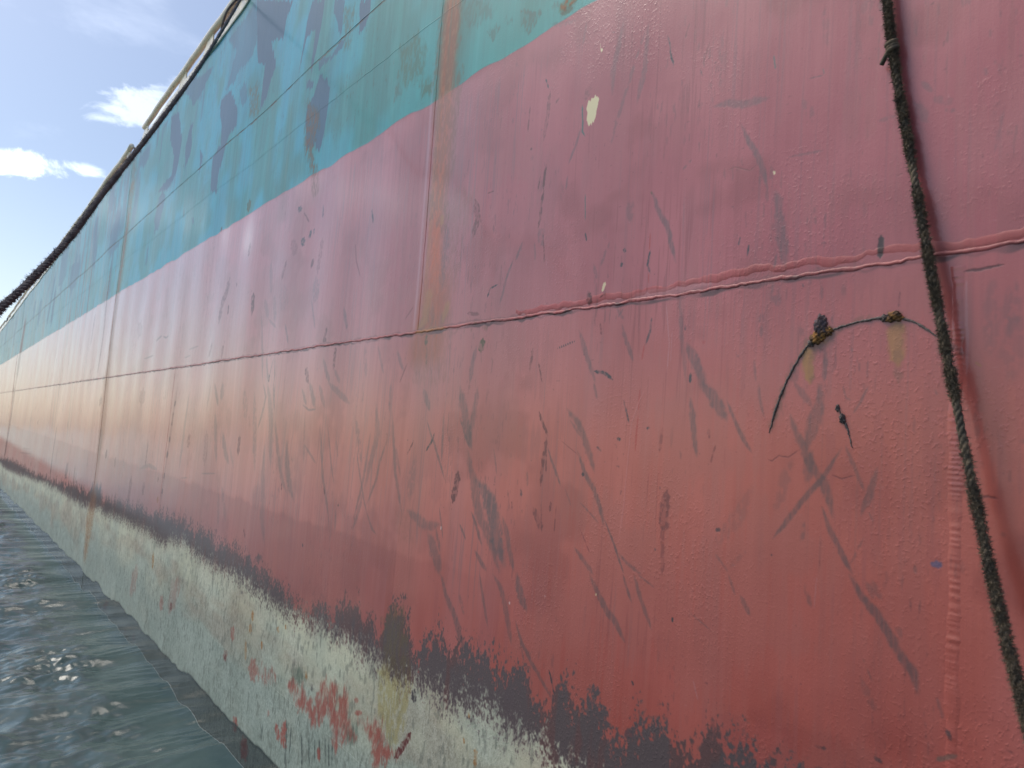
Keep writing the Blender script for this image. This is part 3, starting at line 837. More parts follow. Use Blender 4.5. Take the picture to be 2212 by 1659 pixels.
    # blister / orange-peel areas
    blist += ss(fbm(X, Z, .30, .34, 61, 4), .50, .66) * .8 + .12
    for (bx, bz, br, ba) in ((-.72, -.10, .22, 1), (-.66, -.62, .3, 1), (-1.25, -.42, .26, .9), (-2.55, .0, .22, .8), (-2.75, .9, .3, .8),
                             (-1.95, -.55, .25, .9), (-1.1, .62, .3, .6), (-2.1, .42, .3, .7), (-.8, .22, .16, 1)):
        d2 = ((X[None, :] - bx) / br) ** 2 + ((zz - bz) / (br * 1.2)) ** 2
        blist += ba * np.exp(-d2 * 2).astype(f32)
    blist *= (1 - teal * .6) * .7
    blist *= 1 - .5 * np.exp(-(((X[None, :] + .75) / .5) ** 2 + ((zz - 1.15) / .5) ** 2)).astype(f32)

    def ink(sel):
        rng = np.random.default_rng(77)
        for kind, alpha, row in STROKES:
            p = np.array(row, float).reshape(-1, 3) / 1000.0
            after = kind in ('redp', 'rustd', 'drip', 'algd') or p[:, 1].mean() < -1.06
            sd = int(rng.integers(1, 9999))
            if after != sel:
                continue
            hwm = p[:, 2].max()
            pad = hwm * 1.8 + .004
            i0, i1 = np.searchsorted(X, p[:, 0].min() - pad), np.searchsorted(X, p[:, 0].max() + pad)
            j0, j1 = np.searchsorted(Z, p[:, 1].min() - pad), np.searchsorted(Z, p[:, 1].max() + pad)
            if i1 - i0 < 1 or j1 - j0 < 1:
                continue
            x, z = X[i0:i1], Z[j0:j1]
            PX = np.broadcast_to(x[None, :], (len(z), len(x))).astype(f32)
            PZ = np.broadcast_to(z[:, None], (len(z), len(x))).astype(f32)
            wx = fbm(x, z, .05, .07, sd, 3) - .5
            PXw = PX + wx * min(.02, hwm * 1.0)
            seg = np.diff(p[:, :2], axis=0)
            L = np.linalg.norm(seg, axis=1) + 1e-9
            acc = np.concatenate([[0], np.cumsum(L)])
            best = np.full(PX.shape, 9., f32)
            along = np.zeros(PX.shape, f32)
            wid = np.zeros(PX.shape, f32)
            for k in range(len(L)):
                rx_, rz_ = PXw - p[k, 0], PZ - p[k, 1]
                t = np.clip((rx_ * seg[k, 0] + rz_ * seg[k, 1]) / L[k] ** 2, 0, 1)
                dd = np.hypot(rx_ - t * seg[k, 0], rz_ - t * seg[k, 1])
                m = dd < best
                best[m] = dd[m]
                along[m] = ((acc[k] + t * L[k]) / acc[-1])[m]
                wid[m] = (p[k, 2] + t * (p[k + 1, 2] - p[k, 2]))[m]
            if kind in ('scuff', 'slatesc', 'redb'):
                ta = np.sqrt(np.clip(np.minimum(along / .34, (1 - along) / .26), 0.04, 1))
            elif kind in ('rust', 'brown', 'olive') and hwm > .02:
                ta = np.clip((1 - along) / .5, .1, 1) * .5 + .5
            else:
                ta = np.clip(np.minimum(along / .12, (1 - along) / .12), .25, 1)
            hwd = wid * ta
            px = 0.6 / rx
            soft = max(px, hwm * (.65 if kind in ('scuff', 'slatesc') else .35 if kind not in ('olive', 'brown', 'rust') else .8))
            br = fbm(x, z, max(.004, hwm * .35), max(.05, hwm * 5), sd + 3, 3)
            gr = fbm(x, z, .010, .014, sd + 5, 2)
            a = ss(hwd + soft * .6 - best + (gr - .5) * hwd * .7, 0, soft * 1.2)
            if kind in ('scuff', 'slatesc'):
                a = a * (.68 + .42 * ss(br, .30, .60)) * (.86 + .2 * ss(gr, .3, .6))
                if alpha < .36:
                    a = a * ss(gr + br * .4, .4, .75) * 1.15
            elif kind in ('maroon', 'mossbr', 'brown', 'rust', 'rustd', 'dark'):
                a = a * (.45 + .8 * ss(gr, .35, .62))
            elif kind == 'maroondash':
                a = a * (.3 + .8 * ss(n1(along.ravel() * acc[-1], .05, 5).reshape(along.shape), .35, .6))
            elif kind == 'darkdash':
                a = a * ss(np.sin(along * 55), -.1, .4)
            elif kind in ('redp', 'drip', 'algd'):
                a = a * (.3 + .9 * ss(br * .6 + gr * .4, .36, .56))
            elif kind == 'cream':
                a = ss(a, .3, .6)
            if kind in ('scuff', 'slatesc') and near is not None:
                a = a * np.clip(.55 + .45 * np.minimum(along / .10, (1 - along) / .10), 0, 1)
            a = np.clip(a * alpha * (1.0 if kind in ('olive', 'brown') else .98 if kind in ('scuff', 'slatesc') else 1.05), 0, .96)
            c = INK[kind]
            sl = (slice(j0, j1), slice(i0, i1))
            tone = np.array(c[:3], f32)
            if kind in ('scuff', 'slatesc'):
                tone = C[sl] * .62 * .45 + tone * .55
            C[sl] = C[sl] * (1 - a[..., None]) + tone * a[..., None]
            rough[sl] = rough[sl] * (1 - a) + c[3] * a
            if kind in RELIEF:
                relief[sl] += RELIEF[kind] * a
            if kind in ('scuff', 'slatesc'):
                blist[sl] *= (1 - a * .6)

    def fill(sel):
        for n_, (kind, alpha, soft, row) in enumerate(POLYS):
            p = np.array(row, float).reshape(-1, 2) / 1000.0
            after = p[:, 1].mean() < -.8
            if after != sel:
                continue
            sf = max(soft / 1000.0, .8 / rx)
            pad = sf * 2 + .03
            i0, i1 = np.searchsorted(X, p[:, 0].min() - pad), np.searchsorted(X, p[:, 0].max() + pad)
            j0, j1 = np.searchsorted(Z, p[:, 1].min() - pad), np.searchsorted(Z, p[:, 1].max() + pad)
            if i1 - i0 < 1 or j1 - j0 < 1:
                continue
            x, z = X[i0:i1], Z[j0:j1]
            wx = fbm(x, z, .05, .18, 900 + n_, 4) - .5
            wz = fbm(x, z, .02, .30, 950 + n_, 4) - .5
            PX = x[None, :].astype(f32) + wx * sf * 3
            PZ = z[:, None].astype(f32) + wz * .09
            inside = np.zeros(PX.shape, bool)
            dist = np.full(PX.shape, 9., f32)
            m = len(p)
            for k in range(m):
                ax, az = p[k]
                bx, bz = p[(k + 1) % m]
                if az != bz:
                    inside ^= ((az > PZ) != (bz > PZ)) & (PX < (bx - ax) * (PZ - az) / (bz - az) + ax)
                ex, ez = bx - ax, bz - az
                t = np.clip(((PX - ax) * ex + (PZ - az) * ez) / (ex * ex + ez * ez + 1e-12), 0, 1)
                dist = np.minimum(dist, np.hypot(PX - ax - t * ex, PZ - az - t * ez))
            sd = np.where(inside, dist, -dist)
            gr = fbm(x, z, .012, .03, 970 + n_, 3)
            if kind == 'redp':
                g2 = fbm(x, z, .05, .09, 990 + n_, 4)
                a = ss(sd + (g2 - .5) * .10 + (gr - .5) * .05, -.022, .030) * (.25 + .95 * ss(gr * .5 + g2 * .5, .38, .60))
            elif kind == 'slate':
                a = ss(sd + (gr - .5) * sf * .8, -sf * .25, sf * .35) * 1.22
            elif kind == 'cream':
                a = ss(sd, -.001, .001)
            else:
                a = ss(sd + (gr - .5) * sf * 2.0, -sf, sf) * (.4 + .9 * ss(gr, .36, .60))
            a = np.clip(a * alpha, 0, .97)
            c = INK[kind]
            sl = (slice(j0, j1), slice(i0, i1))
            C[sl] = C[sl] * (1 - a[..., None]) + np.array(c[:3], f32) * a[..., None]
            rough[sl] = rough[sl] * (1 - a) + c[3] * a

    if x0 > -12 and x1 < 1:
        for (xc, wd_, zt, zb, am, cc) in ((-2.85, .070, 4.0, .50, 1.15, (188, 86, 36)), (-2.91, .020, 4.0, .52, .7, (164, 100, 56)), (-2.80, .16, 3.2, 1.2, .30, (120, 96, 92)), (-2.84, .15, .60, .34, 1.0, (156, 70, 30)), (-2.985, .013, 1.7, .5, .5, (190, 160, 178)),
                                          (-2.86, .10, .5, -.85, .22, (128, 92, 82)), (-4.95, .10, 2.45, 1.45, .28, (106, 92, 70)), (-5.35, .06, 2.4, 1.6, .2, (100, 98, 80)), (-11.02, .12, 3.6, -1.6, .34, (140, 108, 88))):
            xe = (X[None, :] - xc + (n1(Z, .35, int(wd_ * 999)) - .5)[:, None] * wd_ * .5) / wd_
            m_ = np.exp(-np.abs(xe) ** 3) * ss(zz, zb - .05, zb + .06) * (1 - ss(zz, zt, zt + .3)) * (.55 + .9 * (fbm(X, Z, .03, .5, int(xc * -100), 4) - .3))
            lay(cc, np.clip(m_ * am, 0, .9).astype(f32), .6)
    fill(False)
    ink(False)
    # dirt caught along the welded seams; under the long one, painted shade too
    for zs, a_, c_ in ((.4915, .85, (76, 40, 42)), (.5085, .4, (104, 56, 58)), (2.492, .75, (92, 66, 54)), (2.11, .16, (70, 92, 96)), (-1.584, .45, (116, 74, 66))):
        wob = (n1(X, .03, int(zs * 50) + 200)[None, :] - .5) * .010
        wd = .0035 + .006 * n1(X, .05, int(zs * 50) + 300)[None, :] ** 2 + (.004 if not near else 0)
        on = .35 + .65 * ss(n1(X, .07, int(zs * 50) + 400), .25, .6)[None, :]
        a = ss(wd - np.abs(zz - zs - wob), -.003, .003) * on * a_
        lay(c_, a, .7)
    # fouling: dark weed belt, slime below it
    bt = np.array(BAND_TOP, float) / 1000
    bb = np.array(BAND_BOT, float) / 1000
    if x0 < -29:
        ext = np.array([[x, -1.725 + (x + 29) * .024] for x in range(-120, -29, 3)])
        bt = np.vstack([ext, bt])
        ext = np.array([[x, -1.861 + (x + 29) * .024] for x in range(-120, -29, 3)])
        bb = np.vstack([ext, bb])
    top = np.interp(X, bt[:, 0], bt[:, 1])[None, :].astype(f32)
    bot = np.interp(X, bb[:, 0], bb[:, 1])[None, :].astype(f32)
    rag = (fbm(X, Z, .055, .11, 71, 4) - .5)
    tuft = (n1(X, .017, 72)[None, :] - .5) * .15 + (n1(X, .06, 73)[None, :] - .5) * .5 + (n1(X, .19, 75)[None, :] - .5) * .5
    fine = fbm(X, Z, .011 if near else .03, .016 if near else .06, 74, 3) - .5
    grit = fbm(X, Z, .006 if near else .03, .008 if near else .05, 79, 2) - .5
    dt = zz - top - rag * .15 - tuft * .06
    weed = ss(dt + fine * .22 + grit * .10, .030, -.030)
    low = ss(zz - bot + rag * .09 + fine * .20 + grit * .16, .075, -.060)
    lay((72, 62, 64), weed * .94, .72)
    lay((94, 50, 46), weed * ss(mid + (streak - .5) * .6 + ss(zz, top - .12, top + .02) * .12, .56, .70) * .45)
    slime = np.empty_like(C)
    depth = np.clip((bot - zz) / .55, 0, 1)[..., None]
    slime[:] = np.array((188, 188, 166), f32) * (1 - depth) + np.array((144, 152, 140), f32) * depth
    tan = ss(fbm(X, Z, .9, .25, 76, 4) + (.14 - np.abs(zz - bot + .30)) * 1.0, .42, .70)[..., None] * .5
    slime = slime * (1 - tan) + np.array((146, 126, 108), f32) * tan
    slime += ((mid - .5) * 30 + (streak - .5) * 14 + fine * 40 + grit * 46)[..., None]
    pale = ss(fbm(X, Z, .45, .3, 84, 4), .50, .66)[..., None] * .55 * (1 - depth)
    slime = slime * (1 - pale) + np.array((200, 200, 172), f32) * pale
    bluish = ss(fbm(X, Z, .6, .25, 85, 4) + depth[..., 0] * .35, .55, .85)[..., None] * .15
    slime = slime * (1 - bluish) + np.array((132, 160, 158), f32) * bluish
    dk = ss(fbm(X, Z, .02, .05, 78, 3), .60, .72)[..., None] * .4
    slime = slime * (1 - dk) + np.array((88, 92, 84), f32) * dk
    C[:] = C * (1 - low[..., None]) + slime * low[..., None]
    rough[:] = rough * (1 - low) + .5 * low
    blist[:] = np.maximum(blist * (1 - weed * .3), weed * .9)
    fill(True)
    ink(True)
    # wet strip and its weed line just above the water
    wl = -1.852 + .0251 * X + (n1(X, .42, 81) - .5) * .060 + (n1(X, .11, 82) - .5) * .016 + (n1(X, .04, 83) - .5) * .006
    wl = wl[None, :].astype(f32)
    wet = ss(wl - zz, -.006, .006)
    C *= 1 - (wet * .48)[..., None]
    rough[:] = rough * (1 - wet) + .16 * wet
    lay((44, 50, 46), np.exp(-((zz - wl + .006) / .010) ** 2).astype(f32) * (.75 if near else .6))
    np.clip(C, 8, 250, out=C)

    def img(nm, arr, data):
        im = bpy.data.images.new(nm, nx, nz, alpha=False, float_buffer=False)
        im.colorspace_settings.name = 'Non-Color' if data else 'sRGB'
        buf = np.ones((nz, nx, 4), f32)
        buf[..., :3] = arr
        im.pixels.foreach_set(buf.ravel())
        im.update()
        im.pack()
        return im

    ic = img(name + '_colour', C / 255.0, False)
    idt = img(name + '_relief', np.stack([np.clip(rough, .05, 1), np.clip(blist, 0, 1), np.clip(relief, 0, 1)], -1), True)
    m = bpy.data.materials.new(name)
    m.use_nodes = True
    b = NB(m.node_tree)
    bs = m.node_tree.nodes['Principled BSDF']
    uv = b.node('ShaderNodeTexCoord').outputs['UV']
    gen = b.node('ShaderNodeTexCoord').outputs['Object']
    t1 = b.node('ShaderNodeTexImage', image=ic, interpolation='Cubic', extension='EXTEND')
    t2 = b.node('ShaderNodeTexImage', image=idt, interpolation='Cubic', extension='EXTEND')
    b.put(t1.inputs['Vector'], uv)
    b.put(t2.inputs['Vector'], uv)
    sxyz = b.node('ShaderNodeSeparateXYZ')
    b.put(sxyz.inputs[0], uv)
    vy = sxyz.outputs[1]
    sep = b.node('ShaderNodeSeparateColor')
    b.put(sep.inputs[0], t2.outputs[0])
    b.put(bs.inputs['Base Color'], t1.outputs[0])
    rr, bl, rel = sep.outputs[0], sep.outputs[1], sep.outputs[2]
    peel = b.noise(gen, 180, 3, .6)
    fine_ = b.noise(gen, 420, 2, .5)
    pock = b.noise(b.scale(gen, (1, 1, .8)), 120, 2, .5, .1)
    pk = b.math('MULTIPLY', b.ramp(pock, .50, .75), bl)
    dent = b.noise(b.scale(gen, (1.6, 1, .5)), 2.2, 3, .5)
    h = b.math('ADD', b.math('MULTIPLY', peel, .0007), b.math('MULTIPLY', pk, .0019))
    h = b.math('ADD', h, b.math('MULTIPLY', fine_, .00022))
    h = b.math('ADD', h, b.math('MULTIPLY', rel, .0045))
    h = b.math('ADD', h, b.math('MULTIPLY', dent, .010))
    corr = b.noise(b.scale(gen, (1, 1, .035)), 16, 5, .6)
    h = b.math('ADD', h, b.math('MULTIPLY', corr, .0042))
    bp = b.node('ShaderNodeBump')
    bp.inputs['Strength'].default_value = 0.38
    bp.inputs['Distance'].default_value = 1.0
    b.put(bp.inputs['Height'], h)
    b.put(bs.inputs['Normal'], bp.outputs[0])
    b.put(bs.inputs['Roughness'], b.math('ADD', rr, b.math('MULTIPLY', b.math('SUBTRACT', peel, .5), .12), clamp=True))
    bs.inputs['Specular IOR Level'].default_value = .5
    b.put(bs.inputs['Coat Weight'], b.math('MULTIPLY', b.math('MULTIPLY', b.math('SUBTRACT', 1.0, b.math('MULTIPLY', b.ramp(vy, .651, .658), .62)), b.ramp(vy, .255, .285)), .68))
    bs.inputs['Coat Roughness'].default_value = .15
    # the weld metal carries the same coats, but matt and coarse
    mw = m.copy()
    mw.name = name + '_weld'
    bw = mw.node_tree.nodes['Principled BSDF']
    for s_ in ('Coat Weight', 'Roughness'):
        for l_ in list(bw.inputs[s_].links):
            mw.node_tree.links.remove(l_)
    bw.inputs['Coat Weight'].default_value = .25
    bw.inputs['Coat Roughness'].default_value = .4
    bw.inputs['Roughness'].default_value = .55
    bw.inputs['Specular IOR Level'].default_value = .3
    return dict(mat=m, weld=mw, x0=x0, x1=x1)


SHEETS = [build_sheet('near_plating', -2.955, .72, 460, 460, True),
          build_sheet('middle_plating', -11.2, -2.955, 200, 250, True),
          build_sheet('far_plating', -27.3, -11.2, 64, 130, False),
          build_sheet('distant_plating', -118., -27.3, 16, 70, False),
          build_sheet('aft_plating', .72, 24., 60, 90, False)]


def sheet_at(x):
    for s in SHEETS:
        if s['x0'] - 1e-6 <= x <= s['x1'] + 1e-6:
            return s
    return SHEETS[3] if x < 0 else SHEETS[4]


def uv_of(s, x, z):
    return ((x - s['x0']) / (s['x1'] - s['x0']), (z - Z0) / (Z1 - Z0))


# ------------------------------------------------------------------ helpers
def tag(o, label=None, cat=None, group=None, kind=None):
    if label:
        o['label'] = label
    if cat:
        o['category'] = cat
    if group:
        o['group'] = group
    if kind:
        o['kind'] = kind
    return o


def link(name, verts, faces, mat, parent=None, smooth=True, uvs=None):
    me = bpy.data.meshes.new(name)
    me.from_pydata([tuple(v) for v in verts], [], [tuple(f) for f in faces])
    if uvs is not None:
        ul = me.uv_layers.new(name='UVMap')
        li = np.zeros(len(me.loops), np.int32)
        me.loops.foreach_get('vertex_index', li)
        ul.data.foreach_set('uv', np.asarray(uvs, np.float32)[li].ravel())
    if smooth:
        me.polygons.foreach_set('use_smooth', [True] * len(me.polygons))
    me.materials.append(mat)
    me.update()
    o = bpy.data.objects.new(name, me)
    COL.objects.link(o)
    if parent:
        o.parent = parent
    return o


def grid(nu, nv, flip=False):
    f = []
    for j in range(nv - 1):
        for i in range(nu - 1):
            a = j * nu + i
            q = (a, a + 1, a + nu + 1, a + nu)
            f.append(q[::-1] if flip else q)
    return f


def pmat(name, col, rough=.5, spec=.5, noise=None, bump=None, metal=0.0):
    """painted / fibrous surface: colour mottled between two tones, with fine relief"""
    m = bpy.data.materials.new(name)
    m.use_nodes = True
    b = NB(m.node_tree)
    bs = m.node_tree.nodes['Principled BSDF']
    gen = b.node('ShaderNodeTexCoord').outputs['Object']
    if noise:
        c2, sc, lo, hi = noise
        f = b.ramp(b.noise(gen, sc, 5, .6, .3), lo, hi)
        b.put(bs.inputs['Base Color'], b.mix(f, (*col, 1), (*c2, 1)))
    else:
        bs.inputs['Base Color'].default_value = (*col, 1)
    bs.inputs['Roughness'].default_value = rough
    bs.inputs['Specular IOR Level'].default_value = spec
    bs.inputs['Metallic'].default_value = metal
    if bump:
        bp = b.node('ShaderNodeBump')
        bp.inputs['Strength'].default_value = 1
        bp.inputs['Distance'].default_value = bump[1]
        b.put(bp.inputs['Height'], b.noise(gen, bump[0], 4, .6))
        b.put(bs.inputs['Normal'], bp.outputs[0])
    return m


def disp(x, z):
    """the plating is not flat: it is pressed in a little between the frames"""
    x = np.asarray(x, float)
    z = np.asarray(z, float)
    d = .0035 * np.cos(2 * np.pi * x / .72 + .5 * np.sin(z * 1.7)) * (.5 + .5 * np.sin(z * 1.57 + .4)) ** 1
    d += .006 * np.sin(x * 1.13 + z * .9) * np.sin(z * 1.31 + x * .37)
    d += .004 * np.sin(x * 2.9 - z * 2.1 + 1.0) * np.sin(x * .6 + 2.)
    return d * 1.5


def ztop(x):
    return np.interp(x, [-118, -60, -40, -35, -26, -18, -11, -6.5, 0, 24],
                     [3.42, 3.30, 3.29, 3.33, 3.47, 3.55, 3.66, 3.775, 3.95, 4.05])


# ------------------------------------------------------------------ the ship
ship = bpy.data.objects.new('ship', None)
COL.objects.link(ship)
ship.matrix_world = SHIP_M
tag(ship, 'rusty cargo ship side, teal above scuffed red, weed belt at the waterline', 'ship')


def axis(a, b, near_step):
    out = [a]
    while out[-1] < b - 1e-6:
        x = out[-1]
        s = near_step * max(1.0, abs(x) / 4.0)
        out.append(min(b, x + s))
    return out


def plate(xa, xb, za, zb):
    cuts = sorted({xa, xb} | {s['x0'] for s in SHEETS if xa < s['x0'] < xb})
    for a, b_ in zip(cuts[:-1], cuts[1:]):
        s = sheet_at((a + b_) / 2)
        if a < 0 and b_ <= 0:
            xs = [-v for v in axis(-b_, -a, .05)][::-1]
        else:
            xs = list(np.linspace(a, b_, max(3, int((b_ - a) / .1))))
        if zb is None:
            ts = np.linspace(0, 1, 26)
        else:
            ts = np.linspace(0, 1, max(4, int((zb - za) / .06)))
        vs, uv = [], []
        for t in ts:
            for x in xs:
                top = float(ztop(x)) if zb is None else zb
                z = za + (top - za) * t
                vs.append((x, float(disp(x, z)), z))
                uv.append(uv_of(s, x, z))
        # turned-in edge, so that each plate has a thickness
        n, m = len(xs), len(ts)
        rim = list(range(n)) + [j * n + n - 1 for j in range(1, m)] + [(m - 1) * n + i for i in range(n - 2, -1, -1)] + [j * n for j in range(m - 2, 0, -1)]
        base = len(vs)
        for dy in (0, .014):
            for k in rim:
                vs.append((vs[k][0], vs[k][1] + dy, vs[k][2]))
                uv.append(uv[k])
        f = grid(n, m)
        q = len(rim)
        f += [(base + (i + 1) % q, base + i, base + q + i, base + q + (i + 1) % q) for i in range(q)]
        link('hull_plate', vs, f, s['mat'], ship, True, uv)


E0 = -2.955
for za, zb, xs in ((-2.95, -1.58, (-118, -82, -60, -40, -27.3, -19.2, -11.2, E0, 3.6, 12, 24)),
                   (-1.58, .5, (-118, -82, -60, -48, -36, -27.3, -19.2, -11.2, -7.48, -2.955, -.602, 4.2, 12, 24)),
                   (.5, 2.5, (-118, -82, -60, -44, -27.3, -19.2, -11.2, -2.955, 2.4, 10, 24)),
                   (2.5, None, (-118, -82, -60, -44, -27.3, -19.2, -11.2, -2.955, 2.4, 10, 24))):
    for a, b_ in zip(xs[:-1], xs[1:]):
        plate(a, b_, za, zb)


def bead(pts, half, height, step, seed, wob=.003, ripple=0.0, name='weld_seam', key='weld'):
    """a raised run of weld along pts (x, z) on the plating, split where the plating sheet changes"""
    pts = np.array(pts, float)
    seg = np.linalg.norm(np.diff(pts, axis=0), axis=1)
    acc = np.concatenate([[0], np.cumsum(seg)])
    ts = [0.0]
    while ts[-1] < acc[-1]:
        x = np.interp(ts[-1], acc, pts[:, 0])
        ts.append(ts[-1] + step * max(1., (abs(x) - 1.5) / 1.6 + 1))
    ts[-1] = acc[-1]
    ts = np.array(ts)
    px, pz = np.interp(ts, acc, pts[:, 0]), np.interp(ts, acc, pts[:, 1])
    dx, dz = np.gradient(px), np.gradient(pz)
    l = np.hypot(dx, dz)
    nx_, nz_ = -dz / l, dx / l
    ctr = (n1(ts, .05, seed) - .5) * 2 * wob + (n1(ts, .014, seed + 1) - .5) * wob
    wv = half * (.75 + .5 * n1(ts, .06, seed + 2))
    hv = height * (.35 + .8 * n1(ts, .025, seed + 3) + .7 * n1(ts, .008, seed + 4))
    if ripple:
        ph = np.cumsum(np.concatenate([[0], np.diff(ts)]) * (.5 + 1.1 * n1(ts, .02, seed + 5))) / ripple * 2 * np.pi
        hv = hv * (.6 + .4 * np.sin(ph) * n1(ts, .05, seed + 6))
    prof = ((-1, -.0008), (-.72, .55), (-.3, .95), (.15, 1.), (.6, .62), (1, -.0008))
    runs, cur = [], [0]
    for i in range(1, len(ts)):
        if sheet_at(px[i]) is not sheet_at(px[i - 1]):
            cur.append(i)
            runs.append(cur)
            cur = [i]
        else:
            cur.append(i)
    runs.append(cur)
    for run in runs:
        if len(run) < 2:
            continue
        s = sheet_at(px[run[len(run) // 2]])
        vs, uv = [], []
        for i in run:
            for o, hh in prof:
                x = px[i] + nx_[i] * (o * wv[i] + ctr[i])
                z = pz[i] + nz_[i] * (o * wv[i] + ctr[i])
                y = float(disp(x, z)) - (hv[i] * hh if hh > 0 else -.0008)
                vs.append((x, y, z))
                uv.append(uv_of(s, x, z))
        link(name, vs, grid(len(prof), len(run), False), s[key], ship, True, uv)


far_x = [-.0, -118]
bead([(.7, .5), (-118, .5)], .0065, .0019, .0042, 11, .0036)
bead([(.7, 2.5), (-118, 2.5)], .005, .0016, .02, 12)
bead([(.7, 2.11), (-60, 2.11)], .004, .0006, .03, 19)
bead([(.7, -1.58), (-118, -1.58)], .003, .0004, .02, 13)
bead([(-.603, .47), (-.603, -2.9)], .017, .0016, .0035, 14, .0025, .013, key='mat')
bead([(-2.95, .51), (-2.95, float(ztop(-2.95)))], .006, .0010, .006, 15, .0015)
bead([(-7.48, .49), (-7.47, -1.57)], .004, .0008, .01, 17, .002)
bead([(-11.1, float(ztop(-11.1))), (-11.1, -2.9)], .007, .0018, .01, 18, .002)
bead([(-27.2, float(ztop(-27.2))), (-27.2, -2.9)], .015, .004, .01, 20, .003)
# old fill-up strip above the long seam, its lip cracked
bead([(-.25, .530), (-.62, .522), (-1.0, .534), (-1.35, .530), (-1.8, .522), (-2.2, .518)], .014, .0007, .0042, 23, .007)


# grey weld scar with rust lumps
scar_m = pmat('scar_steel', (.105, .085, .080), .65, .4, ((.36, .31, .27), 210, .55, .72), (260, .004))
rust_m = pmat('flaking_rust', (.10, .058, .036), .8, .3, ((.34, .17, .05), 60, .42, .6), (150, .006))
dark_rust_m = pmat('dark_rust', (.115, .085, .092), .75, .35, ((.17, .09, .06), 60, .5, .7), (150, .006))


def rope_tube(pts, rad, sides=7):
    vs, f = [], []
    pts = [Vector(p) for p in pts]
    n = len(pts)
    for i, p in enumerate(pts):
        d = (pts[min(n - 1, i + 1)] - pts[max(0, i - 1)]).normalized()
        a = d.cross(Vector((0, 1, 0)))
        if a.length < 1e-4:
            a = d.cross(Vector((1, 0, 0)))
        a.normalize()
        c = d.cross(a)
        r = rad[i] if hasattr(rad, '__len__') else rad
        for k in range(sides):
            t = 2 * math.pi * k / sides
            vs.append(p + (a * math.cos(t) + c * math.sin(t)) * r)
    for i in range(n - 1):
        for k in range(sides):
            f.append((i * sides + k, i * sides + (k + 1) % sides, (i + 1) * sides + (k + 1) % sides, (i + 1) * sides + k))
    f.append(tuple(range(sides))[::-1])
    f.append(tuple(range((n - 1) * sides, n * sides)))
    return vs, f


def resample(pts, step):
    pts = np.array(pts, float)
    out = []
    P = np.vstack([2 * pts[0] - pts[1], pts, 2 * pts[-1] - pts[-2]])
    for i in range(1, len(P) - 2):
        n = max(2, int(np.linalg.norm(P[i + 1] - P[i]) / step))
        for t in np.arange(n) / n:
            a, b_, c, d = P[i - 1], P[i], P[i + 1], P[i + 2]
            out.append(.5 * ((2 * b_) + (-a + c) * t + (2 * a - 5 * b_ + 4 * c - d) * t * t + (-a + 3 * b_ - 3 * c + d) * t ** 3))
    out.append(pts[-1])
    return np.array(out)


def scar(pts, rad, lumps):
    p = resample([(x, 0, z) for x, z in pts], .004)
    for q in p:
        q[1] = float(disp(q[0], q[2])) - rad * .25
    jr = np.random.default_rng(8)
    for q in p:
        q[0] += float(jr.normal(0, .0007))
        q[2] += float(jr.normal(0, .0007))
    r = [rad * (.45 + .6 * float(n1(i * .004, .012, 31)) + .5 * float(jr.random())) * min(1, .3 + .05 * min(i, len(p) - 1 - i)) for i in range(len(p))]
    o = link('weld_scar', *rope_tube(p, r), scar_m, ship)
    for (x, z, sx, sz, sy, mt, sd) in lumps:
        bm = bmesh.new()
        bmesh.ops.create_icosphere(bm, subdivisions=4, radius=1)
        rng = random.Random(sd)
        ph = [rng.uniform(0, 6.28) for _ in range(9)]
        for v in bm.verts:
            c = v.co.copy()
            k = 1 + .16 * math.sin(c.x * 3.1 + ph[0]) * math.sin(c.z * 2.7 + ph[1]) + .12 * math.sin(c.x * 7 + c.z * 5 + ph[2]) + .08 * math.sin(c.z * 11 - c.x * 9 + ph[3]) + .05 * math.sin(c.x * 19 + ph[4]) * math.sin(c.z * 21 + ph[5])
            v.co = Vector((x + c.x * sx * k, float(disp(x, z)) + c.y * sy * (k ** 2), z + c.z * sz * k))
        me = bpy.data.meshes.new('rust_lump')
        bm.to_mesh(me)
        bm.free()
        me.polygons.foreach_set('use_smooth', [True] * len(me.polygons))
        me.materials.append(mt)
        l = bpy.data.objects.new('rust_lump', me)
        COL.objects.link(l)
        l.parent = o
    return o


scar([(-1.0525, 0.0789), (-1.041, 0.126), (-1.0262, 0.1729), (-1.0084, 0.2183), (-0.9881, 0.2574), (-0.9585, 0.3034), (-0.9242, 0.334), (-0.8886, 0.3467), (-0.8569, 0.3555), (-0.8201, 0.3621), (-0.7761, 0.367), (-0.7362, 0.3661), (-0.7159, 0.3585), (-0.6895, 0.347), (-0.6368, 0.3052)], .0030, [(-0.9203, 0.3586, 0.0158, 0.0281, 0.014, dark_rust_m, 1), (-0.9272, 0.3295, 0.0206, 0.0171, 0.012, rust_m, 2), (-0.8994, 0.3445, 0.0109, 0.0124, 0.009, rust_m, 3), (-0.7389, 0.3664, 0.0202, 0.0137, 0.011, rust_m, 4), (-0.7621, 0.3657, 0.0096, 0.0102, 0.008, scar_m, 5), (-0.9443, 0.3151, 0.0097, 0.0094, 0.008, scar_m, 6)])
scar([(-0.8714, 0.1533), (-0.8586, 0.1229), (-0.8479, 0.1059), (-0.84, 0.0832), (-0.831, 0.0495)], .0028, [(-0.8562, 0.1201, .0075, .013, .009, scar_m, 7), (-0.8696, 0.1460, .005, .009, .006, scar_m, 8)])

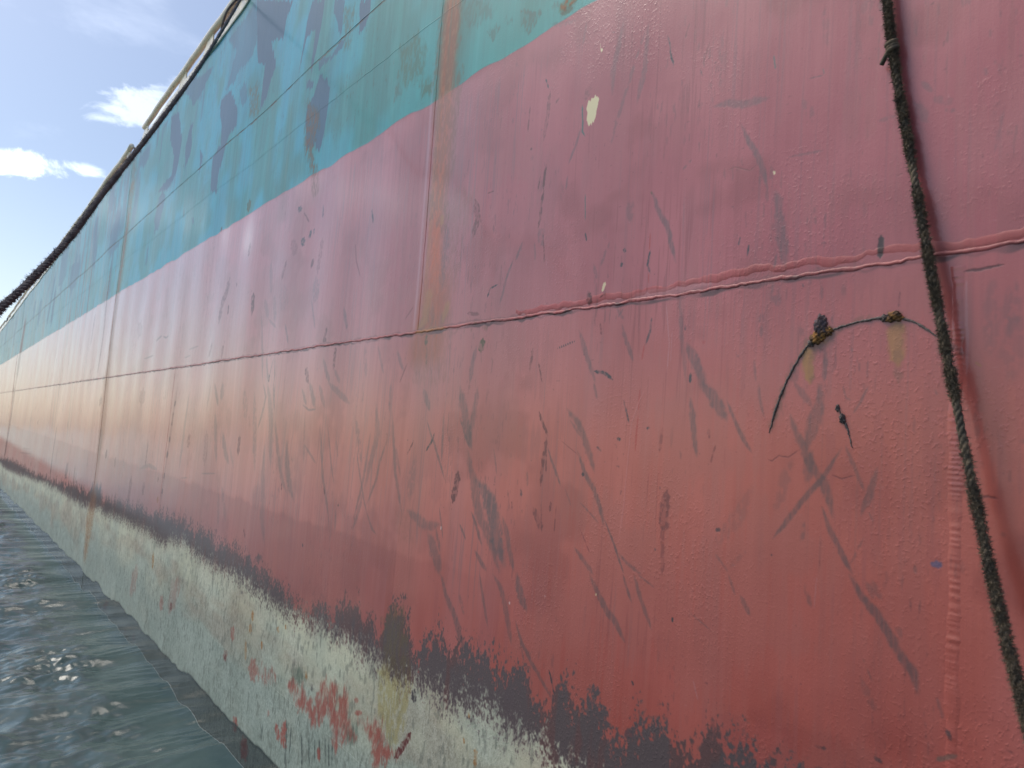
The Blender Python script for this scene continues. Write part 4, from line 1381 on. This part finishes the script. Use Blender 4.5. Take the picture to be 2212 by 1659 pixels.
# ------------------------------------------------------------------ deck edge: coaming, pipe rail and its plates
cream = pmat('cream_paint', (.88, .80, .58), .25, .6, ((.70, .64, .50), 14, .42, .62), (40, .002))
cream_r = pmat('cream_paint_rusty', (.88, .80, .62), .35, .55, ((.30, .13, .07), 26, .60, .72), (40, .002))
dark_steel = pmat('dark_steel', (.055, .055, .065), .5, .5, ((.10, .09, .09), 30, .45, .65))
deck_m = pmat('deck_paint', (.20, .075, .05), .6, .4, ((.14, .08, .06), 3, .4, .65))
wall_m = pmat('far_side_paint', (.20, .05, .04), .5, .5, ((.16, .06, .05), 2, .4, .6))


def sweep(name, xs, prof, mat, parent, yz):
    """closed profile prof (y, z) carried along x; yz(x) gives its origin"""
    vs, f = [], []
    n = len(prof)
    for x in xs:
        oy, oz = yz(x)
        for (y, z) in prof:
            vs.append((x, oy + y, oz + z))
    for i in range(len(xs) - 1):
        for k in range(n):
            f.append((i * n + k, (i + 1) * n + k, (i + 1) * n + (k + 1) % n, i * n + (k + 1) % n))
    f.append(tuple(range(n)))
    f.append(tuple(range((len(xs) - 1) * n, len(xs) * n))[::-1])
    return link(name, vs, f, mat, parent, False)


def edge(x):
    return (float(disp(x, float(ztop(x)))), float(ztop(x)))


xs_e = list(np.linspace(-118, -30, 30)) + list(np.linspace(-29.5, 0, 60)) + list(np.linspace(1, 24, 10))
bar = [(-.012, -.028), (-.016, -.020), (-.016, .050), (-.010, .058), (.03, .058), (.03, -.028)]
sweep('gunwale_bar', xs_e, bar, cream, ship, edge)
RAIL = .228


def pipe(xa, xb):
    n = max(4, int((xb - xa) / .25))
    r = .034
    pts = []
    for x in np.linspace(xa, xb, n):
        oy, oz = edge(x)
        pts.append((x, oy + .005, oz + RAIL + .006 * math.sin(x * 2.3)))
    o = link('rail_pipe', *rope_tube(pts, r, 16), cream_r, ship)
    return o


for xa, xb in ((-10.55, 2.0), (-22.6, -11.35), (-34.4, -24.1), (-60, -36.2), (2.6, 24)):
    pipe(xa, xb)


def bracket(x, ln=.26):
    """raking plate between the coaming and the pipe, with a foot"""
    oy, oz = edge(x)
    y0, t = oy - .004, .012
    z0, z1 = oz + .058, oz + RAIL - .022
    vs = [(x - ln * .5 - .10, y0, z0), (x + ln * .5, y0, z0), (x + ln * .5 - .06, y0 + .01, z1), (x - ln * .5 + .02, y0 + .01, z1)]
    vs += [(a, b_ + t, c) for a, b_, c in vs]
    f = [(0, 1, 2, 3), (7, 6, 5, 4), (0, 4, 5, 1), (1, 5, 6, 2), (2, 6, 7, 3), (3, 7, 4, 0)]
    return link('rail_bracket', vs, f, cream, ship, False)


for x in (-4.3, -5.4, -6.5, -7.55, -8.55, -10.4, -11.55, -13.4, -15.3, -17.2, -19.2, -21.8, -24.6, -26.9, -29.2, -31.6, -34.0, -37, -40, -44):
    bracket(x)


def arc_bar(xa, xb):
    oy, oz = edge((xa + xb) / 2)
    pts = []
    for t in np.linspace(0, 1, 12):
        x = xa + (xb - xa) * t
        pts.append((x, oy + .05, oz + RAIL - .02 - .07 * math.sin(math.pi * t)))
    return link('guard_bar', *rope_tube(pts, .014, 8), dark_steel, ship)


arc_bar(-11.4, -10.5)


def fairlead(x, ln):
    oy, oz = edge(x)
    y0 = oy + .02
    vs, f = [], []
    for (a, b_, z0, z1) in ((-.5, -.34, .04, .26), (.34, .5, .04, .26), (-.34, .34, .04, .10), (-.5, .5, .26, .31)):
        k = len(vs)
        for z in (z0, z1):
            for y in (y0, y0 + .16):
                for q in (a, b_):
                    vs.append((x + q * ln, y, oz + z))
        f += [tuple(k + i for i in q) for q in ((0, 1, 5, 4), (3, 2, 6, 7), (1, 3, 7, 5), (2, 0, 4, 6), (4, 5, 7, 6), (1, 0, 2, 3))]
    return link('fairlead', vs, f, dark_steel, ship, False)


fairlead(-23.3, 1.1)
fairlead(-35.3, 1.3)

# deck and the side turned away, so that the ship is a body and not a screen
xs_d = list(np.linspace(-118, 24, 40))
vs = []
for x in xs_d:
    vs += [(x, .10, float(ztop(x)) - .04), (x, 13.0, float(ztop(x)) - .04)]
link('deck', vs, [(2 * i, 2 * i + 2, 2 * i + 3, 2 * i + 1) for i in range(len(xs_d) - 1)], deck_m, ship, False)
vs = []
for x in xs_d:
    vs += [(x, 13.0, -2.95), (x, 13.0, float(ztop(x)) + .02)]
link('far_side', vs, [(2 * i, 2 * i + 1, 2 * i + 3, 2 * i + 2) for i in range(len(xs_d) - 1)], wall_m, ship, False)
for x in (-118, 24):
    link('end_plate', [(x, .0, -2.95), (x, 13., -2.95), (x, 13., float(ztop(x))), (x, 0., float(ztop(x)))], [(0, 1, 2, 3)], wall_m, ship, False)

# ------------------------------------------------------------------ ropes
rope_m = pmat('weathered_rope', (.235, .185, .130), .95, .1, ((.125, .108, .088), 45, .38, .64), (1100, .004))
rope_dark = pmat('weathered_rope_dark', (.20, .18, .185), .95, .1, ((.12, .112, .124), 45, .40, .62), (1100, .004))


def rope(name, pts, dia, mat, label, cat, hair, hair_len, step=.006, knot=None, hair_range=None):
    P = resample(pts, step)
    P = np.array([tuple(hw(p)) for p in P])
    n = len(P)
    L = np.concatenate([[0], np.cumsum(np.linalg.norm(np.diff(P, axis=0), axis=1))])
    root = bpy.data.objects.new(name, None)
    COL.objects.link(root)
    base = Vector(P[-1])
    root.location = base
    tag(root, label, cat)
    T = np.gradient(P, axis=0)
    T /= np.linalg.norm(T, axis=1)[:, None]
    a = np.cross(T, np.array([0, 1, .13]))
    a /= np.linalg.norm(a, axis=1)[:, None]
    c = np.cross(T, a)
    dd = np.interp(L, [0, L[-1]], dia) if hasattr(dia, '__len__') else np.full(n, dia)
    tw = np.cumsum(np.concatenate([[0], np.diff(L)]) / (dd * 3.0)) * 2 * np.pi
    sides = 8
    for s in range(3):
        ph = tw + s * 2 * np.pi / 3
        off = dd * .215
        ctr = P + (a * np.cos(ph)[:, None] + c * np.sin(ph)[:, None]) * off[:, None]
        ctr += (np.random.default_rng(s + 5).random((n, 3)) - .5) * dd[:, None] * .05
        rr = dd * .30 * (.92 + .16 * n1(L, .02, 40 + s))
        ang = np.arange(sides) / sides * 2 * np.pi
        V = ctr[:, None, :] + (a[:, None, :] * np.cos(ang)[None, :, None] + c[:, None, :] * np.sin(ang)[None, :, None]) * rr[:, None, None]
        V = V.reshape(-1, 3) - np.array(base)
        f = []
        for i in range(n - 1):
            for k in range(sides):
                f.append((i * sides + k, i * sides + (k + 1) % sides, (i + 1) * sides + (k + 1) % sides, (i + 1) * sides + k))
        f.append(tuple(range(sides))[::-1])
        f.append(tuple(range((n - 1) * sides, n * sides)))
        link('strand', V, f, mat, root)
    # loose fibres
    rng = np.random.default_rng(12)
    vs, f = [], []
    tufts = n1(L, .05, 91)
    lo, hi = hair_range if hair_range else (0, 1)
    for _ in range(hair):
        i = int(rng.integers(int(lo * n) + 1, max(int(lo * n) + 3, int(hi * n) - 2)))
        if tufts[i] < rng.random() * .6:
            continue
        t = rng.random() * 2 * np.pi
        o = a[i] * np.cos(t) + c[i] * np.sin(t)
        p0 = P[i] + o * dd[i] * .44
        ln = hair_len * (.3 + rng.random() ** 2 * 1.2)
        d = o + T[i] * rng.normal(0, .55) + rng.normal(0, .25, 3)
        d /= np.linalg.norm(d)
        e = d + rng.normal(0, .45, 3)
        e /= np.linalg.norm(e)
        p1 = p0 + d * ln * .6
        p2 = p1 + e * ln * .5
        sd_ = np.cross(d, rng.normal(0, 1, 3))
        sd_ /= np.linalg.norm(sd_)
        wd = .0005 + .0004 * rng.random()
        k = len(vs)
        for q in (p0 + sd_ * wd, p0 - sd_ * wd, p1 + sd_ * wd * .7, p1 - sd_ * wd * .7, p2):
            vs.append(q - np.array(base))
        f += [(k, k + 1, k + 3, k + 2), (k + 2, k + 3, k + 4)]
    h = link('loose_fibre', vs, f, mat, root, False)
    tag(h, kind='stuff')
    if knot is not None:
        i = int(np.argmin(np.linalg.norm(P - np.array(hw(knot)), axis=1)))
        o = Vector(P[i])
        tz, ax, cx = Vector(T[i]), Vector(a[i]), Vector(c[i])
        vs, f = [], []
        pts = []
        D = float(dd[i])
        for k in range(74):
            t = k / 73
            ang = t * 2 * math.pi * 2.35
            r = D * (.60 + .06 * math.sin(t * 9))
            pts.append(o + ax * math.cos(ang) * r + cx * math.sin(ang) * r + tz * ((t - .5) * D * 1.25 + math.sin(ang) * D * .14))
        for k in range(1, 9):
            pts.append(pts[73] + (pts[73] - pts[71]).normalized() * k * .0035 + tz * k * .0022)
        v_, f_ = rope_tube([p - base for p in pts], D * .34, 8)
        link('knot', v_, f_, mat, root)
    return root


rope('hanging_rope', [(-.96, -.05, 4.02), (-.90, -.030, 3.2), (-.86, -.016, 2.3), (-.8205, -.0135, 1.62), (-.7742, -.014, 1.175), (-.7464, -.015, .9697), (-.7073, -.020, .757),
                      (-.654, -.036, .4851), (-.6011, -.050, .2262), (-.5403, -.062, -.0665), (-.4866, -.083, -.2857), (-.4384, -.125, -.4218), (-.399, -.17, -.5202),
                      (-.30, -.28, -.85), (-.2, -.45, -1.4), (-.15, -.6, -2.3)],
     (.0150, .0198), rope_m, 'olive brown three strand rope with a knot, hanging down the red plating', 'rope', 60000, .0090, .0045,
     knot=(-.757, -.015, 1.045), hair_range=(.42, .86))
rope('mooring_line', [(-7.6, .10, 3.98), (-6.9, -.03, 3.90), (-6.4313, -.045, 3.8065), (-4.9508, -.627, 2.4046), (-3.8446, -1.0483, 1.4768), (-3.0769, -1.3405, .8644), (-2.6591, -1.4837, .5529),
                      (-2.3608, -1.5969, .3435), (-2.2137, -1.657, .2449), (-2.05, -1.715, .145), (-1.7, -1.84, -.06), (-1.2, -2.02, -.34), (-.6, -2.25, -.62), (-.5, -2.6, -2.4)],
     .0215, rope_dark, 'dark hairy mooring line slanting across the sky from the rail pipe', 'rope', 22000, .0085, .008, hair_range=(.12, .95))

# ------------------------------------------------------------------ water
def lines(segs):
    out = []
    for a, b_, st in segs:
        n = max(1, int(round(abs(b_ - a) / st)))
        out += list(a + (b_ - a) * np.arange(n) / n)
    out.append(segs[-1][1])
    return np.array(out)


gx = lines([(-3000, -600, 400), (-600, -120, 60), (-120, -60, 4), (-60, -34, .5), (-34, -22, .10), (-22, -13, .045), (-13, -3.0, .0125), (-3.0, 1, .05), (1, 10, .5), (10, 120, 20), (120, 3000, 480)])
gy = lines([(-3000, -600, 400), (-600, -60, 60), (-60, -12, 4), (-12, -4, .5), (-4, -2.4, .08), (-2.4, .10, .0135), (.10, .4, .1), (.4, 16, 4), (16, 400, 64), (400, 3000, 520)])
GX, GY = np.meshgrid(gx, gy)
hx = np.gradient(gx)
hy = np.gradient(gy)
sp = np.maximum(hx[None, :], hy[:, None])
rng = np.random.default_rng(4)
Hh = np.zeros_like(GX)
# swell running along the side, crests square to the plating
for lam, amp, th in ((1.35, .016, .06), (.92, .015, -.08), (.61, .009, .10), (2.6, .018, .3), (.43, .004, -.05)):
    k = 2 * np.pi / lam
    bend = .16 * np.sin(GY * 1.9 + lam * 7) + .05 * np.sin(GY * 5.3 + lam * 3)
    phs = k * (GX * np.cos(th) + GY * np.sin(th) + bend) + rng.random() * 6.28
    env = .65 + .35 * np.sin(GX * .7 + lam * 11)
    s_ = np.sin(phs)
    Hh += 1.35 * amp * env * (s_ + .25 * np.sin(2 * phs + 1.2)) * np.clip(lam / 5 / sp, 0, 1)
# small chop, calmer in the lee of the plating
lee = ss(-GY, .16, .62)
lee = .08 + .92 * lee * (.6 + .4 * np.sin(GX * 2.1 + 1.5 * np.sin(GY * 2)) * np.sin(GX * .83 + 2))
for i in range(46):
    lam = .05 * (1 / .05 * .55) ** rng.random()
    th = rng.normal(.6, .85)
    k = 2 * np.pi / lam
    amp = .0150 * lam ** 1.30
    phs = k * (GX * np.cos(th) + GY * np.sin(th)) + rng.random() * 6.28 + 1.2 * np.sin(GX * 1.3 + i) * np.sin(GY * 1.7 + 2 * i)
    Hh += amp * np.sin(phs) * lee * np.clip(lam / 4 / sp - .2, 0, 1)
# ripplets fanning out from the plating
for i in range(14):
    lam = .035 + .10 * rng.random()
    k = 2 * np.pi / lam
    th = rng.normal(0, .18)
    phs = k * (GX * np.cos(th) + GY * np.sin(th) + .12 * np.sin(GY * 2.4 + i)) + rng.random() * 6.28
    env = ss(np.sin(GX * (3.1 + .35 * i) + i * 1.7 + .8 * GY), .1, .9) * np.exp(-np.abs(GY) / .55)
    Hh += .0042 * lam ** .6 * np.sin(phs) * env * np.clip(lam / 3.5 / sp - .2, 0, 1)
Hh *= np.clip(1 - (np.hypot(GX + 6, GY) - 40) / 60, 0, 1)
verts = np.stack([GX, GY, Hh], -1).reshape(-1, 3)
nxw, nyw = len(gx), len(gy)
idx = np.arange(nxw * nyw).reshape(nyw, nxw)
quads = np.stack([idx[:-1, :-1], idx[:-1, 1:], idx[1:, 1:], idx[1:, :-1]], -1).reshape(-1, 4)
me = bpy.data.meshes.new('water')
me.vertices.add(len(verts))
me.vertices.foreach_set('co', verts.astype(np.float32).ravel())
me.loops.add(quads.size)
me.loops.foreach_set('vertex_index', quads.astype(np.int32).ravel())
me.polygons.add(len(quads))
me.polygons.foreach_set('loop_start', np.arange(0, quads.size, 4, dtype=np.int32))
me.polygons.foreach_set('use_smooth', np.ones(len(quads), bool))
me.update(calc_edges=True)
wm = bpy.data.materials.new('harbour_water')
wm.use_nodes = True
b = NB(wm.node_tree)
bs = wm.node_tree.nodes['Principled BSDF']
gen = b.node('ShaderNodeTexCoord').outputs['Object']
murk = b.ramp(b.noise(gen, 1.3, 4, .6), .35, .7)
b.put(bs.inputs['Base Color'], b.mix(murk, (.034, .064, .066, 1), (.058, .092, .092, 1)))
bs.inputs['Roughness'].default_value = .15
bs.inputs['IOR'].default_value = 1.333
bp = b.node('ShaderNodeBump')
bp.inputs['Strength'].default_value = 1
bp.inputs['Distance'].default_value = 1
hgt = b.math('MULTIPLY', b.noise(b.scale(gen, (1, .55, 1)), 26, 4, .6, .4), .0022)
b.put(bp.inputs['Height'], hgt)
b.put(bs.inputs['Normal'], bp.outputs[0])
me.materials.append(wm)
wob_ = bpy.data.objects.new('water', me)
COL.objects.link(wob_)
tag(wob_, 'rippled grey green harbour water along the hull', kind='structure')

# thin line of froth where the water touches the plating
froth = pmat('froth', (.40, .44, .44), .5, .4, ((.20, .24, .23), 40, .5, .7))
fx = np.arange(-34, -3.2, .012)
j = int(np.argmin(np.abs(gy + .012)))
hz = np.interp(fx, gx, Hh[j])
pts = [(x, float(disp(x, wline(x))) - .004, z + .002) for x, z in zip(fx, hz)]
rad = [.0004 + .0010 * float(v) ** 2 * max(1., abs(x) / 14) for v, x in zip(n1(fx, .16, 55), fx)]
fo = link('froth_line', *rope_tube(pts, rad, 5), froth)
tag(fo, 'thin white line of froth where the water meets the hull', 'froth', kind='stuff')
